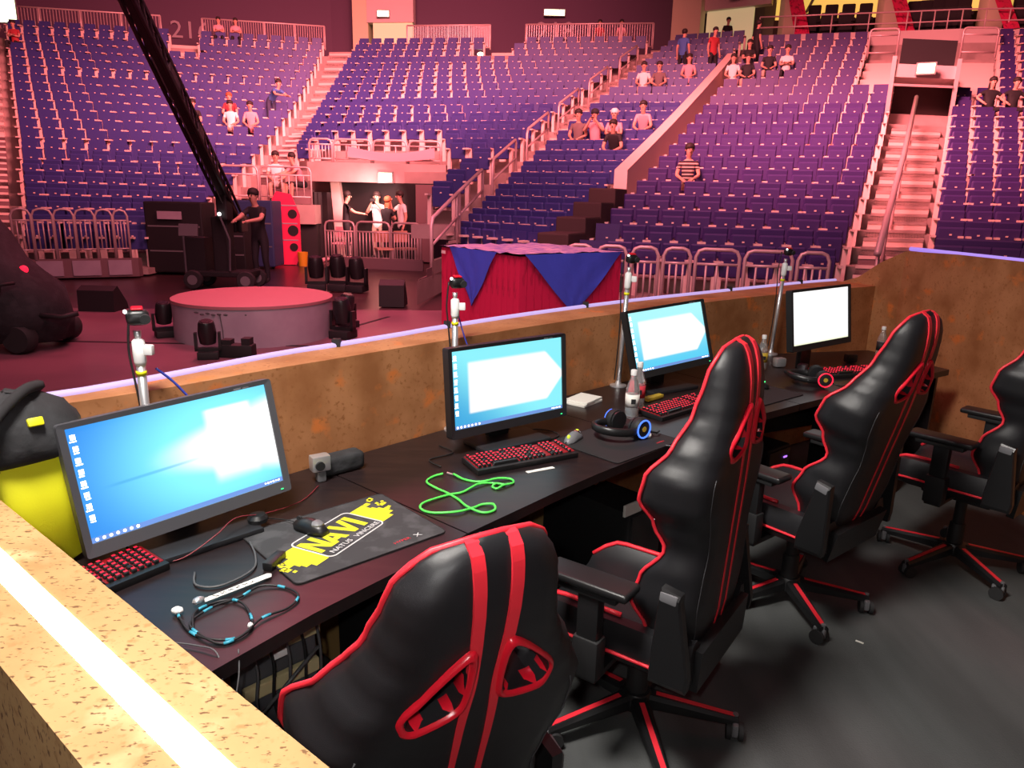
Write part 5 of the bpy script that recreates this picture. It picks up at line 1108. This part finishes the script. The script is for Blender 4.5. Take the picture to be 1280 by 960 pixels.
# dark covered machine at the left edge
root = thing('equipment_cart', 'big dark covered machine with rubber wheels at the left edge of the stage', 'cart', (-5.75, 7.8, -.02)); rg = random.Random(9)
k = MB(); R_ = []
for z, w, dd in ((.12, .82, .55), (.35, .90, .62), (.65, .84, .58), (.95, .66, .48), (1.25, .56, .42), (1.45, .42, .34), (1.56, .2, .15)): R_.append([Vector((w * math.cos(a) * rg.uniform(.88, 1.08) - (.25 if z > .8 else 0), dd * math.sin(a) * rg.uniform(.88, 1.08), z + rg.uniform(-.03, .03))) for a in [2 * math.pi * i / 18 for i in range(18)]])
k.loft(R_); k.build('cover', 'cart_cover', root, 'all')
for x, y, r in ((-.15, -.62, .34), (.55, -.35, .16), (.55, .45, .16)): k = MB(); k.lathe([(.3 * r, -.09), (.85 * r, -.09), (r, -.05), (r, .05), (.85 * r, .09), (.3 * r, .09)], (x, y, r), 20, RX(R(90))); w = k.build('tyre', 'rubber', root, True); k = MB(); k.lathe([(.001, -.07), (.45 * r, -.07), (.45 * r, .07), (.001, .07)], (x, y, r), 14, RX(R(90))); k.build('rim', 'grey_plastic', w)
for i in range(6): k = MB(); k.tube([(-.5 + .2 * i, -.5, .5 + .08 * (i % 3)), (-.42 + .2 * i, -.58, .75), (-.5 + .22 * i, -.4, 1.05 - .06 * i)], .018, 6); k.build('hose', 'matt_black', root, 'all')
k = MB(); k.ball((.52, -.1, .86), .045, 8, 6); k.build('tail_lamp', 'glow_red', root); k = MB(); k.tube([(.6, -.3, .42), (.95, -.25, .38), (1.1, -.2, .42)], .03, 6); k.build('tow_bar', 'matt_black', root, 'all')
# barriers at the passage
n = 0
for a, b in (((-4.75, 18.3), (-4.0, 18.2)), ((-3.95, 18.2), (-3.1, 18.05)), ((-3.05, 18.0), (-2.3, 17.75))):
    n += 1; barrier(a, b, -.04, 1.1, 'steel crowd barrier in front of the passage, %s from the left' % ORD[n], 'passage barriers', 9, .028)
mb = MB(); mb.loft([[Vector((x, y - .1, -.04)), Vector((x, y - .1, .22)), Vector((x, y, .22)), Vector((x, y, -.04))] for x, y in ((-4.3, 17.9), (-2.2, 17.5))]); struct(mb.build('wall_kerb_passage', 'step_dark'))
for n, (x, y) in enumerate(((-4.72, 19.0), (-3.25, 17.2), (-2.75, 17.4))):
    root = thing('white_stool' if n == 0 else 'folding_chair', ('white draped stool at the foot of the pale pier', 'left orange-lit folding chair behind the passage barrier', 'right orange-lit folding chair behind the passage barrier')[n], 'chair', (x, y + .9, -.04), .4 * n); k = MB(); k.bbox((0, 0, .46), (.42, .42, .05), .01); k.build('seat', 'shirt_pink' if n == 0 else 'skin', root)
    for sx in (-.18, .18):
        for sy in (-.18, .18): k = MB(); k.cyl((sx, sy, 0), (sx, sy, .45), .018, 6); k.build('leg', 'rail_steel', root)
    k = MB(); k.bbox((0, .2, .75), (.42, .03, .28), .01); k.build('backrest', 'shirt_pink' if n == 0 else 'skin', root)

# ---------------------------------------------------------------- people
def make_person(label, loc, yaw, pose, arms='lap', shirt='shirt_black', legs='trousers_dark', hair='hair_dark', bare=True, bend=0., turn=0., shorts=False, s=1.0, long_hair=False, cap=None, extra=None):
    J = {}; E_ = []
    def add(n, p, r, par=None):
        J[n] = (Vector(p), r); 
        if par: E_.append((par, n))
    if pose == 'sit': hz = .10
    else: hz = .94
    pel = Vector((0, 0, hz + .02)); b = Vector((0, math.sin(bend), math.cos(bend)))
    add('pelvis', pel, .135); add('waist', pel + b * .18, .120, 'pelvis'); add('chest', pel + b * .38, .145, 'waist'); add('neck0', pel + b * .52, .06, 'chest')
    hd = pel + b * .52 + Vector((0, .03, .08)); add('neck', hd - Vector((0, 0, .01)), .052, 'neck0'); hx = Vector((math.sin(turn) * .02, .02, 0)); add('chin', hd + Vector((0, .015, .05)) + hx, .072, 'neck'); add('brow', hd + Vector((0, .01, .14)) + hx, .092, 'chin'); add('crown', hd + Vector((0, 0, .20)), .062, 'brow')
    sh = pel + b * .47
    for sg, nm in ((-1, 'L'), (1, 'R')):
        S_ = sh + Vector((sg * .165, 0, 0)); add('sh' + nm, S_, .062, 'chest')
        if arms == 'lap': e, h = S_ + Vector((sg * .07, .06, -.27)), S_ + Vector((-sg * .05, .29, -.36))
        elif arms == 'cross': e, h = S_ + Vector((sg * .05, .10, -.25)), S_ + Vector((-sg * .19, .22, -.20))
        elif arms == 'phone': e, h = S_ + Vector((sg * .10, .14, -.18)), S_ + Vector((-sg * .10, .26, .10))
        elif arms == 'wide': e, h = S_ + Vector((sg * .22, .04, -.17)), S_ + Vector((sg * .12, .24, -.32))
        elif arms == 'reach': e, h = S_ + Vector((sg * .08, .20, -.16)), S_ + Vector((-sg * .02, .46, -.20))
        elif arms == 'one' and sg == 1: e, h = S_ + Vector((.10, .16, -.16)), S_ + Vector((.0, .24, .12))
        else: e, h = S_ + Vector((sg * .06, -.02, -.28)), S_ + Vector((sg * .07, .07, -.54))
        add('el' + nm, e, .043, 'sh' + nm); add('wr' + nm, e.lerp(h, .88), .030, 'el' + nm); add('ha' + nm, h + (h - e).normalized() * .05, .034, 'wr' + nm)
        H_ = pel + Vector((sg * .095, 0, -.04))
        if pose == 'sit': kn, an = H_ + Vector((sg * .07, .42, .03)), H_ + Vector((sg * .06, .44, -.36)); ft = an + Vector((0, .15, -.035))
        else: kn, an = H_ + Vector((sg * .02, .03, -.42)), H_ + Vector((sg * .03, -.01, -.80)); ft = an + Vector((sg * .02, .15, -.04))
        add('hi' + nm, H_, .098, 'pelvis'); add('kn' + nm, kn, .062, 'hi' + nm); add('ca' + nm, kn.lerp(an, .35) - Vector((0, .015, 0)), .058, 'kn' + nm); add('an' + nm, an, .040, 'ca' + nm); add('ft' + nm, ft, .038, 'an' + nm)
    names = list(J); me = bpy.data.meshes.new('body'); me.from_pydata([J[n][0] for n in names], [(names.index(a), names.index(c)) for a, c in E_], []); o = bpy.data.objects.new('body', me); COL.objects.link(o)
    o.modifiers.new('s', 'SKIN'); 
    for n, v in zip(names, me.skin_vertices[0].data): r = J[n][1]; v.radius = (r, r * (.82 if n in ('pelvis', 'waist', 'chest') else 1)); v.use_root = n == 'pelvis'
    sb = o.modifiers.new('u', 'SUBSURF'); sb.levels = 1; sb.render_levels = 1
    nm_ = bpy.data.meshes.new_from_object(o.evaluated_get(bpy.context.evaluated_depsgraph_get())); bpy.data.objects.remove(o)
    mats = ['skin', shirt, legs, 'rubber', 'hair_dark']; nm_.materials.clear()
    for x in mats: nm_.materials.append(M(x))
    P_ = {n: J[n][0] for n in names}; bones = [(P_[a], P_[c], a, c) for a, c in E_]
    bm = bmesh.new(); bm.from_mesh(nm_)
    for f in bm.faces:
        c = f.calc_center_median(); best = None
        for a, e, na, nb in bones:
            d = e - a; t = max(0, min(1, (c - a).dot(d) / max(d.length_squared, 1e-9))); q = (c - a - d * t).length - (J[na][1] * (1 - t) + J[nb][1] * t)
            if best is None or q < best[0]: best = (q, nb, t)
        nb = best[1]
        if nb[:2] in ('ha', 'wr') or nb in ('neck', 'chin', 'brow', 'crown'): i = 0
        elif nb[:2] == 'el': i = 1 if (best[2] < .55 or not bare) else 0
        elif nb[:2] in ('sh',) or nb in ('waist', 'chest', 'neck0'): i = 1
        elif nb[:2] == 'ft': i = 3
        elif shorts and nb[:2] in ('ca', 'an'): i = 0
        else: i = 2
        f.material_index = i; f.smooth = True
    bm.to_mesh(nm_); bm.free()
    # fingers, nose, eyes, mouth joined into the same figure
    x = MB(); hc = P_['brow']; fw_ = Vector((math.sin(turn), math.cos(turn), 0)); sd_ = Vector((fw_.y, -fw_.x, 0)); x.cur = 0
    x.ball(hc + fw_ * .095 + Vector((0, 0, -.035)), .016, 6, 4, (.8, 1, 1.5)); x.cur = 4
    for sg in (-1, 1): x.ball(hc + fw_ * .082 + sd_ * (.033 * sg) + Vector((0, 0, -.008)), .011, 6, 4)
    x.box(P_['chin'] + fw_ * .068 + Vector((0, 0, .018)), (.035, .01, .007), RZ(-turn)); x.cur = 0
    for sg, n in ((-1, 'L'), (1, 'R')):
        x.ball(hc + sd_ * (.092 * sg) + Vector((0, 0, -.02)), .022, 6, 4, (.5, .8, 1.3)); h, w = P_['ha' + n], P_['wr' + n]; d = (h - w).normalized(); q = d.cross(Vector((0, 0, 1))); q = q.normalized() if q.length > .1 else Vector((1, 0, 0)); dn = q.cross(d)
        for i, L in enumerate((.062, .07, .066, .052)): p = h + q * (-.024 + .016 * i); x.tube([p, p + d * L * .55, p + d * L * .85 - dn * .02], [.009, .008, .006], 5)
        x.tube([h - d * .03 + q * .03 * -sg, h + q * .05 * -sg, h + d * .03 + q * .055 * -sg], [.010, .009, .007], 5)
    bm = bmesh.new(); bm.from_mesh(nm_); xm = x.mesh('x', mats, 'all'); bm.from_mesh(xm); bm.to_mesh(nm_); bm.free(); nm_.name = 'person'
    po = link('person', nm_); po.location = loc; po.rotation_euler = (0, 0, yaw); po.scale = (s, s, s); tag(po, label, 'person')
    k = MB(); cr_ = P_['crown']; k.lathe([(.100, -.05), (.106, .0), (.098, .05), (.06, .085), (.001, .096)], hc + Vector((0, 0, .030)) - fw_ * .016, 14, RZ(-turn) @ RX(.42 if not cap else .12)); 
    if long_hair: k.loft([[hc - fw_ * (.02 + .05 * t) + sd_ * (.10 * c) + Vector((0, 0, .05 - .33 * t)) - fw_ * (.05 * (1 - abs(c))) for c in (-1, -.5, 0, .5, 1)] + [hc - fw_ * (-.01 + .05 * t) + sd_ * (.085 * c) + Vector((0, 0, .05 - .33 * t)) for c in (.8, 0, -.8)] for t in (0, .3, .7, 1)])
    k.build('cap' if cap else 'hair', cap or hair, po, 'all')
    if extra == 'phone': k = MB(); k.box((P_['haL'] + P_['haR']) / 2 + Vector((0, .05, .03)), (.14, .012, .075)); tag(k.build('phone', 'matt_black', None, loc=Vector(loc)), 'dark phone held up by the man in white in the passage', 'phone').rotation_euler = (0, 0, yaw)
    if extra == 'sash': k = MB(); k.tube([P_['shL'] + Vector((0, .11, 0)), P_['waist'] + Vector((.05, .13, 0)), P_['pelvis'] + Vector((.13, .06, 0))], .02, 6); k.build('sash', 'shirt_pink', po, 'all')
    return po
def seat_at(sec, row, f, dz=.40):
    l, r = sec + '_l', sec + '_r'; a, b = ED(l, row), ED(r, row); t = (b - a).normalized(); p = a.lerp(b, f); z = EZ(l, row).z * (1 - f) + EZ(r, row).z * f; fr = Vector((t.y, -t.x, 0)); p = p + fr * .16
    return (p.x, p.y, z + dz), math.atan2(t.y, t.x) + math.pi
def sit(lab, sec, row, f, **kw): p, y = seat_at(sec, row, f); return make_person(lab, p, y, 'sit', **kw)
def stand_row(lab, sec, row, f, **kw): p, y = seat_at(sec, row, f, 0.0); kw.setdefault('arms', 'down'); dy = kw.pop('dyaw', 0); return make_person(lab, p, y + dy, 'stand', **kw)
sit('person in red with a white collar at the top left corner of the left block', 'A', 19, .03, shirt='shirt_red', arms='cross')
sit('red-haired person leaning forward in the left block beside the stairway', 'A', 11, .80, shirt='shirt_red', hair='hair_red', bend=.35)
sit('person in a white shirt sitting in the left block near the stairway', 'A', 10, .82, shirt='shirt_white', legs='shorts_beige', shorts=True)
sit('person in a pale pink shirt and black shorts in the left block', 'A', 10, .90, shirt='shirt_pink', bend=.2, shorts=True)
stand_row('person in a blue shirt bending over at the stairway end of the left block', 'A', 12, .93, shirt='shirt_blue', legs='jeans', bend=1.0, arms='reach', dyaw=.8)
sit('dark-haired person in black sitting alone left of the white-shirted one', 'A', 10, .68, shirt='shirt_black', legs='shorts_beige', shorts=True, bend=.3)
sit('person in a pale shirt, left of two seated at the narrow block upper rows', 'C', 14, .31, shirt='shirt_white', legs='shorts_beige')
sit('person in a grey shirt, right of two seated at the narrow block upper rows', 'C', 14, .49, shirt='shirt_grey')
sit('person in a dark grey shirt, leftmost of three in the narrow block', 'C', 8, .25, shirt='shirt_grey')
sit('person in a black cap holding a phone, middle of three in the narrow block', 'C', 8, .43, shirt='shirt_pink', cap='shirt_black', arms='phone', bend=.2)
sit('person in a white cap and tank top, right of three in the narrow block', 'C', 8, .62, shirt='shirt_pink', cap='shirt_white', arms='cross')
sit('person in black seated one row below the white-capped one', 'C', 7, .75, shirt='shirt_black', bend=.55)
sit('person in a pale shirt hunched forward at the right end of the narrow block', 'C', 9, .82, shirt='shirt_pink', legs='jeans', bend=.5)
sit('person in a striped shirt sitting alone low in the right block', 'D', 5, .20, shirt='shirt_striped', legs='shorts_beige', shorts=True, turn=-.3)
sit('person in a white top and shorts at the dividing wall, front of the upper group', 'D', 15, .03, shirt='shirt_white', legs='shorts_beige', shorts=True)
sit('person in black shirt and pale shorts beside the white-topped one in the upper group', 'D', 15, .12, shirt='shirt_black', legs='shorts_beige', shorts=True)
sit('person in a black top sitting behind the upper group by the dividing wall', 'D', 17, .06, shirt='shirt_black', arms='cross', hair='hair_dark', long_hair=True)
sit('person in a dark shirt with pale trousers, left of the white-shirted spectator', 'D', 16, .22, shirt='shirt_black', legs='shorts_beige')
sit('person in a white shirt, rightmost of the upper group in the right block', 'D', 16, .33, shirt='shirt_white', arms='cross')
stand_row('person in a blue shirt standing high in the narrow block with back turned', 'C', 17, .50, shirt='shirt_blue', dyaw=2.9)
stand_row('person in a dark red top standing high in the narrow block', 'C', 17, .88, shirt='shirt_red', dyaw=.6)
sit('person in pale top seated below the standing one in the narrow block', 'C', 15, .75, shirt='shirt_pink', long_hair=True)
stand_row('person in black standing by the top of the dividing wall', 'D', 18, .07, shirt='shirt_black', dyaw=2.2)
sit('person with bare arms in a black top, left of two beside the right stairway', 'F', 12, .29, shirt='shirt_black', arms='wide', long_hair=True)
sit('person in a black shirt, right of two beside the right stairway', 'F', 12, .49, shirt='shirt_black', arms='wide')
for f, lab, sh_ in ((.80, 'left of two people standing faintly behind the middle block railing', 'shirt_red'), (.87, 'right of two people standing faintly behind the middle block railing', 'shirt_pink')):
    p = on_edge('B_l', 'B_r', 22.6, f, zt); make_person(lab, p, math.pi, 'stand', 'down', sh_)
for f, lab in ((.655, 'left of two people in pink sitting behind the left block railing'), (.71, 'right of two people in pink sitting behind the left block railing')):
    p = on_edge('A_l', 'A_r', 21.2, f, ztr(21, 'A') + .55); make_person(lab, p, math.pi + .3, 'sit', 'cross', 'shirt_pink')
p = on_edge('C_l', 'C_r', 22.9, .62, zt); make_person('dark figure standing in the lit doorway left of number 217', p, math.pi, 'stand', 'down', 'shirt_black')
make_person('person in a pale shirt and shorts sitting on the platform, left of two', (-6.55, 20.35, 1.82), math.pi + .3, 'sit', 'lap', 'shirt_white', 'shorts_beige', shorts=True)
make_person('person in a pale shirt leaning over the platform, right of two', (-5.85, 20.4, 1.85), math.pi - .8, 'sit', 'reach', 'shirt_pink', 'shirt_black', bend=.5, shorts=True)
for n, x in enumerate((-6.55, -5.85)):
    k = MB(); k.bbox((0, 0, .2), (.5, .4, .40), .02); tag(k.build('bench_box', 'step_dark', None, loc=(x, 20.45, 1.41)), 'dark low box seat on the platform, %s of two' % ('left', 'right')[n], 'seat')
make_person('jib operator in black with red sleeves standing behind the dolly', (-4.85, 13.9, -.04), math.pi - .3, 'stand', 'reach', 'shirt_black', 'trousers_dark', bend=.15)
make_person('man in a black waistcoat standing at the pale pier, facing right', (-4.55, 19.75, -.02), math.pi + 1.9, 'stand', 'reach', 'shirt_black', s=1.0)
make_person('man in a white shirt photographing with a raised phone in the passage', (-3.74, 19.98, -.02), math.pi - .2, 'stand', 'phone', 'shirt_white', 'shorts_beige', extra='phone')
make_person('person in black with a pale sash, back turned, in the passage group', (-3.40, 19.45, -.02), -.5, 'stand', 'cross', 'shirt_black', 'trousers_dark', extra='sash', hair='hair_red', long_hair=True, s=.94)
make_person('man in a white shirt standing at the right of the passage group', (-3.02, 19.5, -.02), math.pi - 1.0, 'stand', 'one', 'shirt_white', s=1.02)
#@@END
